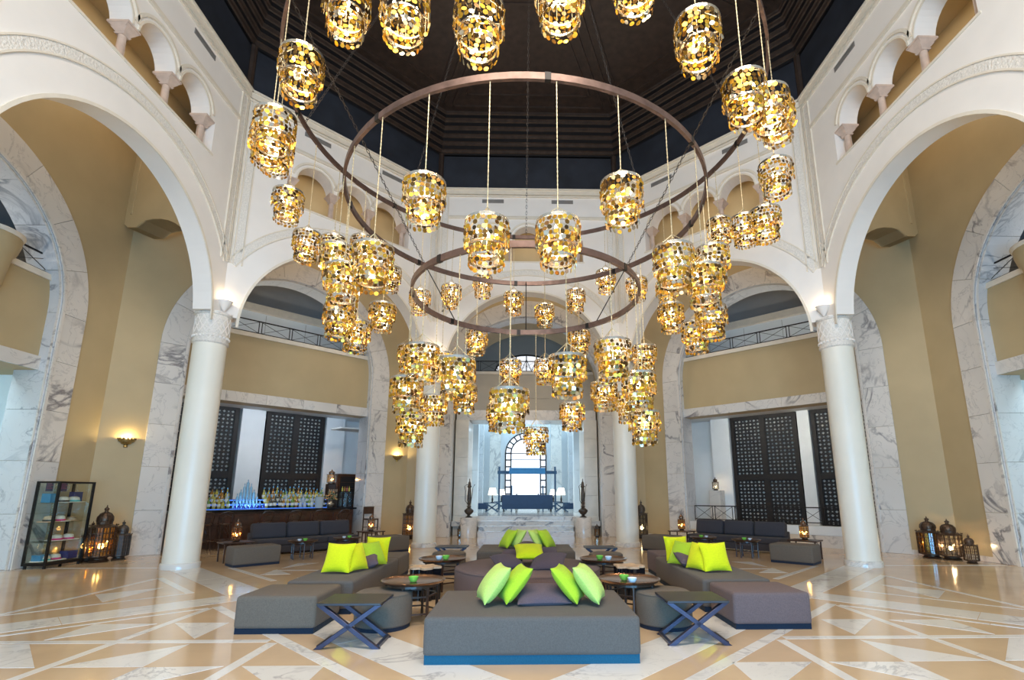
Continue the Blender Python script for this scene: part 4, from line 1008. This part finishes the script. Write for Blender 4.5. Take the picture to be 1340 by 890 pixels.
lantern((-10.22, 12.88, 0), 1.33, 'tall lit amber floor lantern right behind the hat cabinet', True, 12, 0.95, 'antique_bronze', GL, 'amber_glass', 22)
lantern((-10.52, 12.92, 0), 0.95, 'lit amber floor lantern seen through the glass of the hat cabinet', True, 12, 0.85, 'antique_bronze', GL, 'amber_glass', 14)
lantern((10.28, 13.20, 0), 1.03, 'unlit brown floor lantern, left of the three at the right wall', False, 16, 1.25, 'antique_bronze', GL, 'amber_glass')
lantern((10.52, 12.86, 0), 0.98, 'lit floor lantern in the middle of the three at the right wall', True, 16, 1.3, 'antique_bronze', GL, 'clear_glass', 45)
lantern((10.42, 12.18, 0), 0.66, 'smaller dark floor lantern, right of the three at the right wall', False, 12, 1.1, 'antique_bronze', GL, 'clear_glass')
lantern((-4.22, 19.0, 0), 1.38, 'tall lit floor lantern by the back left column', True, 12, 0.85, 'antique_bronze', GL, 'amber_glass', 16)
lantern((4.22, 19.0, 0), 1.38, 'tall green glowing floor lantern by the back right column', True, 12, 0.75, 'pewter', GL, 'clear_glass', 10)
lantern((-2.46, 19.60, 0), 0.50, 'small pewter lantern on the floor left of the steps', False, 10, 1.0, 'pewter', 'small lanterns')
lantern((2.66, 19.60, 0), 0.50, 'small pewter lantern on the floor right of the steps', False, 10, 1.0, 'pewter', 'small lanterns')
GT = 'lit table lanterns'
def tray_stand(side, a, u, h, label, sz=(0.42, 0.3)):
    loc, rz = bay(side, a, u); t = thing('side_table', label, 'side table', loc, rz, 'dark lantern tables')
    MB().box(-sz[0], sz[0], -sz[1], sz[1], h - 0.03, h).build('top', 'dark_wood', t, False, 0.005, 1)
    for sx in (-1, 1):
        for sy in (-1, 1): MB().bar((sx * (sz[0] - .05), sy * (sz[1] - .05), 0), (sx * (sz[0] - .05), sy * (sz[1] - .05), h - 0.03), 0.03).build('leg', 'dark_wood', t)
for side, a, u, h, lab in (('back_left', 7.98, -2.0, 0.46, 'behind the left bench, beside the left sofa'), ('back_left', 8.9, 2.05, 0.46, 'at the right end of the left sofa'),
                           ('back_right', 8.05, -1.85, 0.46, 'at the right end of the right sofa'), ('back_right', 8.9, 1.98, 0.46, 'at the left end of the right sofa')):
    tray_stand(side, a, u, h, 'dark wooden lantern table ' + lab, (0.34, 0.28))
    p = S[side](u, a, h); lantern(p, 0.54, 'lit copper table lantern ' + lab, True, 10, 1.0, 'tray_copper', GT, 'amber_glass', 8)
p = S['back_right'](2.85, 13.45, 1.72); lantern(p, 0.52, 'lit lantern on the tall white pedestal in the right bay', True, 10, 1.15, 'antique_bronze', GT, 'clear_glass', 10)

# ---- wall sconces
def sconce(side, u, z, label):
    f = S[side]; p = f(u, AO, z); n, _ = DIRS[side]; rz = math.atan2(-n[1], -n[0])
    t = thing('wall_sconce', label, 'wall lamp', p, rz, 'brass wall sconces')
    MB().lathe([(0.02, -0.20), (0.05, -0.19), (0.04, -0.13), (0.10, -0.11), (0.12, -0.07), (0.17, -0.05), (0.19, 0.02), (0.17, 0.02), (0.10, -0.06)], 12, (0.0, 0, 0), -pi / 2, pi / 2).build('bowl', 'old_brass', t, True)
    sc = MB()
    for k in range(7):
        a = -pi / 2 + pi * (k + .5) / 7; sc.ball((0.19 * cos(a), 0.19 * sin(a), 0.03), 0.025, 6, 4)
    sc.build('scalloped_rim', 'antique_bronze', t)
    MB().ball((0.07, 0, -0.02), 0.03, 8, 6).build('lamp_bulb', 'bulb_soft', t, True)
    lamp('sconce_light', (0.10, 0, 0.05), 16, (1.0, 0.76, 0.32), 0.03, t)
sconce('back_left', -4.0, 3.0, 'half-round brass wall sconce on the tan wall right of the hat cabinet')
sconce('back_left', 4.14, 2.98, 'half-round brass wall sconce beside the back left column')

# ================================================================== BAR IN THE LEFT BAY
loc, rz = bay('back_left', 11.75, 0.0)
b = thing('bar_counter', 'dark wooden bar counter across the left bay', 'bar counter', loc, rz)
bx0, bx1 = -2.75, 2.75
MB().box(bx0, bx1, -0.22, 0.30, 0.12, 1.06).build('carcass', 'bar_wood', b)
MB().box(bx0 - 0.05, bx1 + 0.05, -0.38, 0.40, 1.06, 1.12).build('worktop', 'black_gloss', b, False, 0.01, 1)
MB().box(bx0 + .03, bx1 - .03, -0.18, 0.26, 0, 0.12).build('plinth', 'dark_wood', b)
for k in range(7):
    x = bx0 + 0.06 + (bx1 - bx0) / 7 * k; p = MB().box(x, x + (bx1 - bx0) / 7 - 0.12, -0.25, -0.21, 0.2, 0.98).build('front_panel', 'bar_wood', b)
    MB().box(x + .08, x + (bx1 - bx0) / 7 - 0.2, -0.265, -0.245, 0.28, 0.9).build('panel_field', 'dark_wood', p)
MB().tube([(bx0, -0.36, 0.22), (bx1, -0.36, 0.22)], 0.02, 8).build('foot_rail', 'antique_bronze', b)
MB().box(bx0 + .1, bx1 - .7, 0.16, 0.22, 1.12, 1.135).build('light_strip', 'shelf_light', b)
loc2, _ = bay('back_left', 12.35, 0.0)
sh = thing('bottle_shelf', 'stepped shelf glowing blue that carries the bar bottles', 'shelf', loc2, rz)
for k, (y, z) in enumerate(((-0.14, 1.14), (0.02, 1.28), (0.18, 1.42))):
    MB().box(-2.5, 2.15, y - 0.08, y + 0.08, z - 0.14 if k else 1.10, z).build('step', 'black_gloss', sh)
    MB().box(-2.5, 2.15, y - 0.084, y - 0.08, z - 0.05, z - 0.01).build('light_strip', 'shelf_light', sh)
MB().box(-2.5, 2.15, -0.2, 0.28, 0, 1.10).build('cabinet', 'dark_wood', sh)
def bottle_mesh(kind, mat):
    P = {'wine': [(0, 0), (.036, 0), (.038, .01), (.038, .17), (.014, .22), (.013, .29), (.016, .295), (0, .30)], 'spirit': [(0, 0), (.042, 0), (.044, .01), (.044, .16), (.016, .19), (.014, .25), (.018, .255), (0, .27)],
         'flask': [(0, 0), (.05, 0), (.055, .02), (.05, .12), (.018, .16), (.016, .22), (.02, .23), (0, .24)]}[kind]
    return MB().lathe(P, 8).mesh('bottle', mat, True)
BM = [bottle_mesh(k, m) for k in ('wine', 'spirit', 'flask') for m in ('bottle_green', 'bottle_amber', 'bottle_clear', 'bottle_yellow', 'bottle_dark', 'bottle_rose')]
CAP = MB().lathe([(0.017, 0), (0.017, 0.045), (0, 0.047)], 8).mesh('cap', 'black_gloss'); LAB = MB().lathe([(0.046, 0.05), (0.046, 0.12)], 8, cap=False).mesh('paper_label', 'straw', False, 0, 2, False)
rg = random.Random(5); KC = ['green', 'amber', 'clear', 'yellow', 'dark', 'red']
for row, (y, z, wd) in enumerate(((-0.14, 1.14, 'front'), (0.02, 1.28, 'middle'), (0.18, 1.42, 'rear'))):
    n = 32
    for i in range(n):
        x = -2.4 + 4.45 * (i + 0.5) / n
        if -0.95 < x < -0.10: continue
        ki = rg.choice([0, 1, 1, 2, 3, 3, 4, 5, 6, 7, 9, 9, 8, 13, 15, 14]); me = BM[ki]
        p = S['back_left'](x + rg.uniform(-.02, .02), 12.35 + y, z)
        o = link('bottle', me); o.location = p; s_ = rg.uniform(1.12, 1.38); o.scale = (s_, s_, s_)
        if i < n // 2: w_ = '%s from the left end' % (ORD[i] if i < 16 else i)
        else: w_ = '%s from the right end' % ORD[n - 1 - i]
        tag(o, '%s bottle on the %s step of the bar shelf, %s' % (KC[ki % 6], wd, w_), 'bottle', 'bottles on the bar shelf')
        hh = {0: .25, 1: .21, 2: .19}[ki // 6]
        c = link('cap', CAP, o); c.location = (0, 0, hh + 0.03)
        if ki // 6 < 2: link('paper_label', LAB, o)
# glowing pyramid of ice blue bottles
ice = [bottle_mesh('spirit', 'bottle_ice'), bottle_mesh('wine', 'bottle_ice'), bottle_mesh('flask', 'bottle_blue')]
py = thing('bottle_rack', 'stepped clear rack lit blue under the pyramid of ice blue bottles', 'rack', S['back_left'](-0.52, 12.35, 1.12), rz)
for k in range(5): MB().box(-0.46 + 0.09 * k, 0.46 - 0.09 * k, -0.16 + .03 * k, 0.16, 0.16 * k, 0.16 * k + 0.012).build('rack_shelf', 'clear_glass', py)
for xx in (-.28, 0, .28): lamp('rack_light', (xx, -0.24, 0.10), 2.2, (0.25, 0.6, 1.0), 0.03, py)
for k in range(5):
    m_ = 9 - 2 * k
    for i in range(m_):
        x = -0.52 + (i - (m_ - 1) / 2) * 0.098; o = link('ice_bottle', ice[(i + k) % 2]); o.location = S['back_left'](x, 12.32 + 0.02 * k, 1.132 + 0.16 * k); o.scale = (1.05, 1.05, 1.05)
        tag(o, 'ice blue bottle of the bottle pyramid, tier %s, %s from the left' % (('one at the bottom', 'two', 'three', 'four', 'five at the top')[k], ORD[i]), 'bottle', 'ice blue bottles')
for i in range(8):
    x = -0.95 + 0.12 * i; o = link('blue_flask', ice[2]); o.location = S['back_left'](x, 11.98, 1.12); o.scale = (.8, .8, .7)
    tag(o, 'small deep blue flask on the bar counter, %s from the left' % ORD[i], 'bottle', 'deep blue flasks')
# things at the right end of the counter
p = S['back_left'](2.55, 11.8, 1.12)
vt = thing('display_box', 'small black framed glass display box at the right end of the bar', 'display box', p, rz)
for sx in (-.17, .17):
    for sy in (-.17, .17): MB().bar((sx, sy, 0), (sx, sy, 0.55), 0.03).build('post', 'black_iron', vt)
for z in (0.01, 0.28, 0.54): MB().box(-.17, .17, -.17, .17, z - .01, z + .01).build('shelf', 'black_iron' if z != .28 else 'clear_glass', vt)
MB().box(-.165, .165, -.165, .165, 0.03, 0.53).build('glass', 'clear_glass', vt)
for i in range(4):
    q = S['back_left'](2.42 + 0.085 * i, 11.8, 1.68); o = link('bottle', BM[(3, 1, 5, 3)[i]]); o.location = q; o.scale = (.8, .8, .6)
    tag(o, 'short bottle standing on top of the black display box, %s from the left' % ORD[i], 'bottle', 'bottles on the display box')
va = thing('flower_vase', 'silver vase with an autumn flower arrangement at the right of the bar', 'vase', S['back_left'](2.02, 11.82, 1.12), rz)
MB().lathe([(0, 0), (.09, 0), (.13, .05), (.14, .12), (.08, .2), (.09, .24)], 14).build('vase_body', 'silver_hoop', va, True)
fl_ = MB(); lf = MB(); rg = random.Random(9)
for k in range(70):
    a, e, r_ = rg.uniform(0, 2 * pi), rg.uniform(-.3, 1.4), rg.uniform(.14, .27); c = (r_ * cos(a) * cos(e), r_ * sin(a) * cos(e), .32 + r_ * sin(e) * .9)
    (fl_ if k % 2 else lf).ball(c, rg.uniform(.02, .04), 6, 4, .6)
fl_.build('blossoms', plain('blossom', (0.62, 0.30, 0.10), 0.7, 0, 0.6, 30), va); lf.build('leaves', plain('foliage', (0.22, 0.24, 0.12), 0.7, 0, 0.5, 30), va)
ib = thing('ice_bucket', 'pale blue-lit cylindrical ice bucket on the bar', 'bucket', S['back_left'](1.62, 11.8, 1.12), rz)
MB().lathe([(0, 0), (.13, 0), (.15, .36), (.155, .37), (.14, .37), (.12, .03), (0, .03)], 18).build('bucket_body', 'bottle_clear', ib, True)
for i in range(5):
    o = link('bottle', BM[4]); q = S['back_left'](2.25 + 0.07 * i - .1, 12.25, 1.42); o.location = q
    tag(o, 'dark wine bottle behind the flower vase, %s from the left' % ORD[i], 'bottle', 'wine bottles by the flowers')
    c = link('cap', MB().lathe([(.017, 0), (.017, .09), (0, .092)], 8).mesh('cap', 'wood_end'), o); c.location = (0, 0, .24)
MB().box(1.2, 2.6, 12.15, 12.5, 1.36, 1.42, S['back_left']).build('upper_ledge', 'dark_wood', sh) if False else None
ws = thing('wine_shelf', 'dark ledge holding the wine bottles behind the flowers', 'shelf', S['back_left'](2.45, 12.28, 0), rz)
MB().box(-.28, .35, -.15, .15, 0, 1.42).build('body', 'dark_wood', ws)
bp = thing('lantern_post', 'dark post behind the bar that carries the glowing amber lantern', 'stand', S['back_left'](2.42, 12.75, 0), rz)
MB().box(-.14, .14, -.14, .14, 0, 1.95).build('body', 'dark_wood', bp)
lantern(S['back_left'](2.42, 12.75, 1.95), 0.55, 'glowing amber lantern above the right end of the bar', True, 10, 1.5, 'tray_copper', GT, 'amber_glass', 22)
# bar stools
def stool(u, label, proto=[None]):
    loc, rz_ = bay('back_left', 11.05, u)
    if proto[0]: return dup(proto[0], loc, rz_ + random.uniform(-.2, .2), label)
    t = thing('bar_stool', label, 'bar stool', loc, rz_, 'bentwood bar stools'); proto[0] = t
    MB().lathe([(0, 0.70), (0.19, 0.70), (0.20, 0.72), (0.19, 0.745), (0, 0.75)], 20).build('seat', 'dark_wood', t, True)
    for k in range(4):
        a = pi / 4 + pi / 2 * k; MB().tube([(0.15 * cos(a), 0.15 * sin(a), 0.70), (0.19 * cos(a), 0.19 * sin(a), 0.35), (0.24 * cos(a), 0.24 * sin(a), 0)], 0.016, 6).build('leg', 'dark_wood', t, True)
    MB().tube([(0.2 * cos(2 * pi * k / 20), 0.2 * sin(2 * pi * k / 20), 0.30) for k in range(20)], 0.012, 6, True).build('foot_ring', 'dark_wood', t, True)
    for k in range(4):
        a = pi / 2 * k; MB().tube([(0.17 * cos(a + .7), 0.17 * sin(a + .7), 0.45), (0.16 * cos(a), 0.16 * sin(a), 0.66), (0.17 * cos(a - .7), 0.17 * sin(a - .7), 0.45)], 0.010, 5).build('bent_brace', 'dark_wood', t, True)
    MB().tube([(-0.18, -0.05, 0.74), (-0.2, -0.14, 0.95), (-0.14, -0.2, 1.05), (0, -0.23, 1.08), (0.14, -0.2, 1.05), (0.2, -0.14, 0.95), (0.18, -0.05, 0.74)], 0.016, 6).build('back_hoop', 'dark_wood', t, True)
    MB().tube([(-0.10, -0.16, 0.74), (-0.11, -0.2, 0.93), (0, -0.21, 0.99), (0.11, -0.2, 0.93), (0.10, -0.16, 0.74)], 0.010, 5).build('inner_hoop', 'dark_wood', t, True)
    return t
for k, u in enumerate((-1.95, -1.45, -0.35, 0.5, 1.3, 2.1)):
    stool(u, 'bentwood bar stool at the bar, ' + ('leftmost, beside the great column', 'second from the left', 'third from the left, behind the sofa', 'fourth from the left, behind the sofa', 'fifth from the left, behind the sofa', 'sixth from the left')[k])
loc, rz_ = bay('back_left', 10.7, 3.0)
t = thing('bar_chair', 'dark bar chair at the right end of the bar by the marble jamb', 'bar chair', loc, rz_)
MB().box(-.2, .2, -.2, .2, .70, .75).build('seat', 'dark_wood', t, False, .01, 1)
for sx in (-.18, .18):
    for sy in (-.18, .18): MB().bar((sx, sy, 0), (sx, sy, .70 if sy < 0 else 1.15), .03).build('leg', 'dark_wood', t)
MB().box(-.18, .18, .165, .195, .9, 1.15).build('backrest', 'dark_wood', t, False, .01, 1)
for z in (.25, .45):
    for yy in (-.18, .18): MB().bar((-.18, yy, z), (.18, yy, z), .022).build('stretcher', 'dark_wood', t)
wi = thing('wall_cabinet', 'dark pierced wine cabinet behind the right end of the bar', 'cabinet', S['back_left'](3.35, 13.3, 0), rz)
MB().box(-.5, .5, -.2, .2, 0, 2.35).build('body', 'dark_wood', wi); MB().box(-.42, .42, -.23, -.2, 1.2, 2.25).build('door', 'screen_wood', wi)
for k in range(4): MB().box(-.38, .38, -.245, -.23, 1.3 + .24 * k, 1.32 + .24 * k).build('shelf_edge', 'antique_bronze', wi)

# ================================================================== HAT CABINET AT THE LEFT WALL
cx0, cx1, cy0, cy1, ch = -10.94, -10.43, 11.72, 12.68, 1.87
cab = thing('display_cabinet', 'black framed glass cabinet with sun hats by the left marble jamb', 'cabinet', ((cx0 + cx1) / 2 + .02, (cy0 + cy1) / 2 - .02, 0), 0)
hx, hy = (cx1 - cx0) / 2, (cy1 - cy0) / 2
MB().box(-hx, hx, -hy, hy, 0.06, 0.12).build('bottom', 'black_iron', cab); MB().box(-hx, hx, -hy, hy, ch - .04, ch).build('top', 'black_iron', cab)
for sx in (-1, 1):
    for sy in (-1, 1): MB().box(*sorted((sx * hx, sx * (hx - .045))), *sorted((sy * hy, sy * (hy - .045))), 0.12, ch - .04).build('post', 'black_iron', cab)
for sx in (-1, 1):
    for sy in (-1, 1): MB().lathe([(.03, 0), (.03, .06)], 8, (sx * (hx - .05), sy * (hy - .05), 0)).build('foot', 'black_iron', cab)
MB().box(hx - .012, hx - .006, -hy + .04, hy - .04, .12, ch - .04).build('front_pane', 'clear_glass', cab)
for sy in (-1, 1): MB().box(-hx + .04, hx - .04, *sorted((sy * (hy - .012), sy * (hy - .006))), .12, ch - .04).build('side_pane', 'clear_glass', cab)
SH = (0.14, 0.56, 0.98, 1.40)
for z in SH[1:]: MB().box(-hx + .03, hx - .03, -hy + .03, hy - .03, z - .012, z).build('shelf', 'clear_glass', cab)
MB().box(-hx - .004, -hx, -hy, hy, .12, ch).build('back_pane', 'clear_glass', cab)
def hat(z, y, band, label, mat='straw', dx=0.02):
    t = thing('sun_hat', label, 'hat', (cab.location.x + dx, cab.location.y + y, z), random.uniform(0, 3), 'sun hats in the cabinet'); t.scale = (1.25, 1.25, 1.35)
    MB().lathe([(0.155, 0.012), (0.16, 0.004), (0.12, 0.0), (0.085, 0.005), (0.08, 0.05), (0.07, 0.085), (0.03, 0.10), (0, 0.095)], 22, (0, 0, 0), 0, 2 * pi, 1, 1.12).build('hat_body', mat, t, True)
    MB().lathe([(0.088, 0.008), (0.086, 0.04)], 22, (0, 0, 0), 0, 2 * pi, 1, 1.12).build('hat_band', band, t, True)
for z, y, bd, lab, m_ in ((SH[3], -.05, 'black_iron', 'white hat with a black mark on the top shelf of the cabinet', 'straw'), (SH[3], .22, 'teal_band', 'white hat with a teal band on the top shelf of the cabinet', 'straw'),
                      (SH[2], -.06, 'pink_band', 'white hat with a pink band on the third shelf of the cabinet', 'straw'), (SH[2], -.32, 'black_iron', 'tan hat with a dark band on the third shelf, left', 'wood_end'),
                      (SH[1], -.05, 'pink_band', 'white hat with a pink band on the second shelf, left', 'straw'), (SH[1], .25, 'pink_band', 'white hat with a pink band on the second shelf, right', 'straw'),
                      (SH[0], -.28, 'teal_band', 'white hat with a teal band on the bottom of the cabinet', 'straw'), (SH[0], .0, 'pink_band', 'white hat with a pink band on the bottom of the cabinet', 'straw')):
    hat(z, y, bd, lab, m_)
t = thing('sun_visor', 'tan and black visor hat tipped up on the third shelf of the cabinet', 'hat', (cab.location.x, cab.location.y + .27, SH[2]))
MB().lathe([(0.16, 0.0), (0.165, 0.006), (0.09, 0.02), (0.08, 0.08), (0.0, 0.10)], 20).build('hat_body', 'wood_end', t, True); MB().lathe([(.085, .02), (.083, .07)], 20).build('hat_band', 'black_iron', t, True)
def cbox(name, x, y, z, sx, sy, sz, mat, label, cat):
    o = MB().box(-sx, sx, -sy, sy, 0, sz).build(name, mat, None, False, 0.004, 1); o.location = (cab.location.x + x, cab.location.y + y, z); return tag(o, label, cat)
cbox('gift_box', .05, .30, SH[0], .1, .13, .17, 'navy_box', 'navy blue box on the bottom of the cabinet', 'box')
cbox('gift_bag', -.05, .34, SH[3], .06, .12, .24, 'navy_box', 'navy blue bag on the right of the top shelf in the cabinet', 'bag')
cbox('blue_bag', -.05, -.33, SH[3], .1, .09, .20, 'blue_bag', 'bright blue bag on the left of the top shelf in the cabinet', 'bag')
cbox('folded_cloth', -.02, -.3, SH[0], .1, .12, .14, 'blue_bag', 'folded pale blue cloth on the bottom left of the cabinet', 'cloth')
for y, w_ in ((-.30, 'left'), (.06, 'right')):
    o = cbox('price_card', -.12, y, SH[3] + .25, .004, .09, .2, 'violet_card', 'dark violet card with small pink lettering, %s in the cabinet top' % w_, 'card')
    for r_ in range(4):
        for q in range(3 + r_ % 2): 
            yy = -.07 + .038 * q; MB().box(.0045, .006, yy, yy + .026, .165 - .035 * r_, .175 - .035 * r_).build('lettering', 'pink_band', o)

# ================================================================== PLINTHS, EWERS AND THE FAR LOBBY
pl = None
for sx, nm in ((-1, 'left'), (1, 'right')):
    loc = (sx * 2.16, YC + 10.98, 0)
    o = MB().lathe([(0.31, 0), (0.31, 0.70), (0.30, 0.72), (0, 0.72)], 32).build('round_plinth', 'white_marble', None, True); o.location = loc
    tag(o, 'round white marble plinth at the %s of the steps' % nm, 'plinth', 'round plinths')
    e = thing('tall_ewer', 'tall slender bronze ewer on the %s plinth' % nm, 'ewer', (loc[0], loc[1], 0.72), 0 if sx < 0 else 0.6, 'bronze ewers')
    MB().lathe([(.13, 0), (.13, .02), (.07, .05), (.05, .09), (.12, .14), (.175, .22), (.17, .27), (.09, .33), (.055, .36), (.085, .39), (.055, .43), (.06, .50), (.085, .53), (.06, .56), (.075, .62), (.07, .9), (.055, 1.1), (.09, 1.14), (.06, 1.18), (.05, 1.28), (.02, 1.34), (.015, 1.43), (0, 1.45)], 18).build('body', 'pewter', e, True)
    MB().tube([(-.06, 0, .5), (-.15, 0, .62), (-.15, 0, 1.0), (-.19, 0, 1.16), (-.10, 0, 1.22), (-.05, 0, 1.2)], .013, 6).build('handle', 'pewter', e, True)
    MB().tube([(.06, 0, .55), (.10, 0, .8), (.13, 0, 1.1), (.2, 0, 1.22)], [.016, .014, .012, .016], 6).build('spout', 'pewter', e, True)
LY = 26.5
t = thing('far_sofa', 'long dark blue sofa seen from behind in the far lobby', 'sofa', (0.08, LY, HZ))
MB().box(-1.28, 1.28, -.45, .45, .12, .42).build('seat', 'blue_sofa', t, True, .03, 2); MB().box(-1.28, 1.28, -.48, -.3, .12, .82).build('backrest', 'blue_sofa', t, True, .03, 2)
for sx in (-1, 1): MB().box(*sorted((sx * 1.28, sx * 1.1)), -.45, .45, .12, .6).build('armrest', 'blue_sofa', t, True, .03, 2)
for sx in (-1, 1):
    for sy in (-1, 1): MB().bar((sx * 1.2, sy * .4, 0), (sx * 1.2, sy * .4, .12), .05).build('leg', 'black_iron', t)
t = thing('canopy_frame', 'dark blue square post frame around the far lobby window', 'frame', (0.08, 28.5, HZ))
for sx in (-1, 1):
    MB().box(sx * 1.55 - .05, sx * 1.55 + .05, -.05, .05, 0, 2.35).build('post', 'blue_frame', t); MB().box(sx * .82 - .035, sx * .82 + .035, -1.4, -1.33, 0, 1.3).build('front_post', 'blue_frame', t)
MB().box(-1.65, 1.65, -.06, .06, 1.95, 2.12).build('crossbeam', 'blue_frame', t); MB().box(-1.0, 1.0, -.1, -.04, 1.95, 2.28).build('crossbeam_panel', plain('blue_panel', (0.05, 0.22, 0.42), .5), t)
def far_table(x, y, label, h=.45):
    t = thing('lobby_side_table', label, 'side table', (x, y, HZ), 0, 'far lobby side tables')
    MB().box(-.4, .4, -.22, .22, h - .04, h).build('top', 'blue_frame', t)
    for yy in (-.18, .18):
        for sg in (-1, 1): MB().bar((sg * -.3, yy, 0), (sg * .3, yy, h - .04), .05).build('leg', 'blue_frame', t)
def far_lamp(x, y, z, label, s_=1.0):
    t = thing('table_lamp', label, 'lamp', (x, y, z), 0, 'far lobby table lamps')
    MB().lathe([(.09 * s_, 0), (.09 * s_, .02), (.03 * s_, .04), (.045 * s_, .15), (.02 * s_, .3), (.015 * s_, .42 * s_)], 12).build('base', 'black_iron', t, True)
    MB().lathe([(.22 * s_, .36 * s_), (.15 * s_, .70 * s_)], 20, cap=False).build('shade', 'shade_glow', t, True, 0, 2, False)
for sx, nm in ((-1, 'left'), (1, 'right')):
    far_table(sx * 1.72 + .05, 25.6, 'dark crossed-leg side table at the %s of the far blue sofa' % nm)
    far_lamp(sx * 1.70 + .05, 25.6, HZ + .45, 'large white shaded lamp %s of the far blue sofa' % nm, 1.0)
    far_table(sx * 1.45 + .1, 28.9, 'dark side table behind the far blue sofa, %s end' % nm)
    far_lamp(sx * 1.45 + .1, 28.9, HZ + .45, 'smaller white shaded lamp behind the far blue sofa, %s end' % nm, .95)
    t = thing('lobby_armchair', 'dark low armchair at the %s wall of the far lobby' % nm, 'armchair', (sx * 2.3, 26.8, HZ), 0, 'far lobby armchairs')
    MB().box(-.35, .35, -.35, .35, .1, .4).build('seat', 'blue_sofa', t, True, .03, 2); MB().box(*sorted((sx * .2, sx * .38)), -.38, .38, .1, .75).build('backrest', 'blue_sofa', t, True, .03, 2)
    for qx in (-.28, .28): MB().box(qx - .03, qx + .03, -.3, .3, 0, .12).build('leg', 'black_iron', t)
for i, (x, nm) in enumerate(((-.55, 'left'), (.78, 'right'))):
    o = MB().lathe([(.10, 0), (.12, .05), (.05, .12), (.09, .25), (.07, .4), (.03, .5), (.04, .62), (0, .64)], 14).build('window_urn', 'pewter', None, True); o.location = (x, 31.6, HZ)
    o.scale = (1, 1, 1.4); tag(o, 'dark slender urn before the far window, ' + nm, 'urn', 'urns before the far window')

# labels for structure that shares a look
bpy.context.view_layer.update()
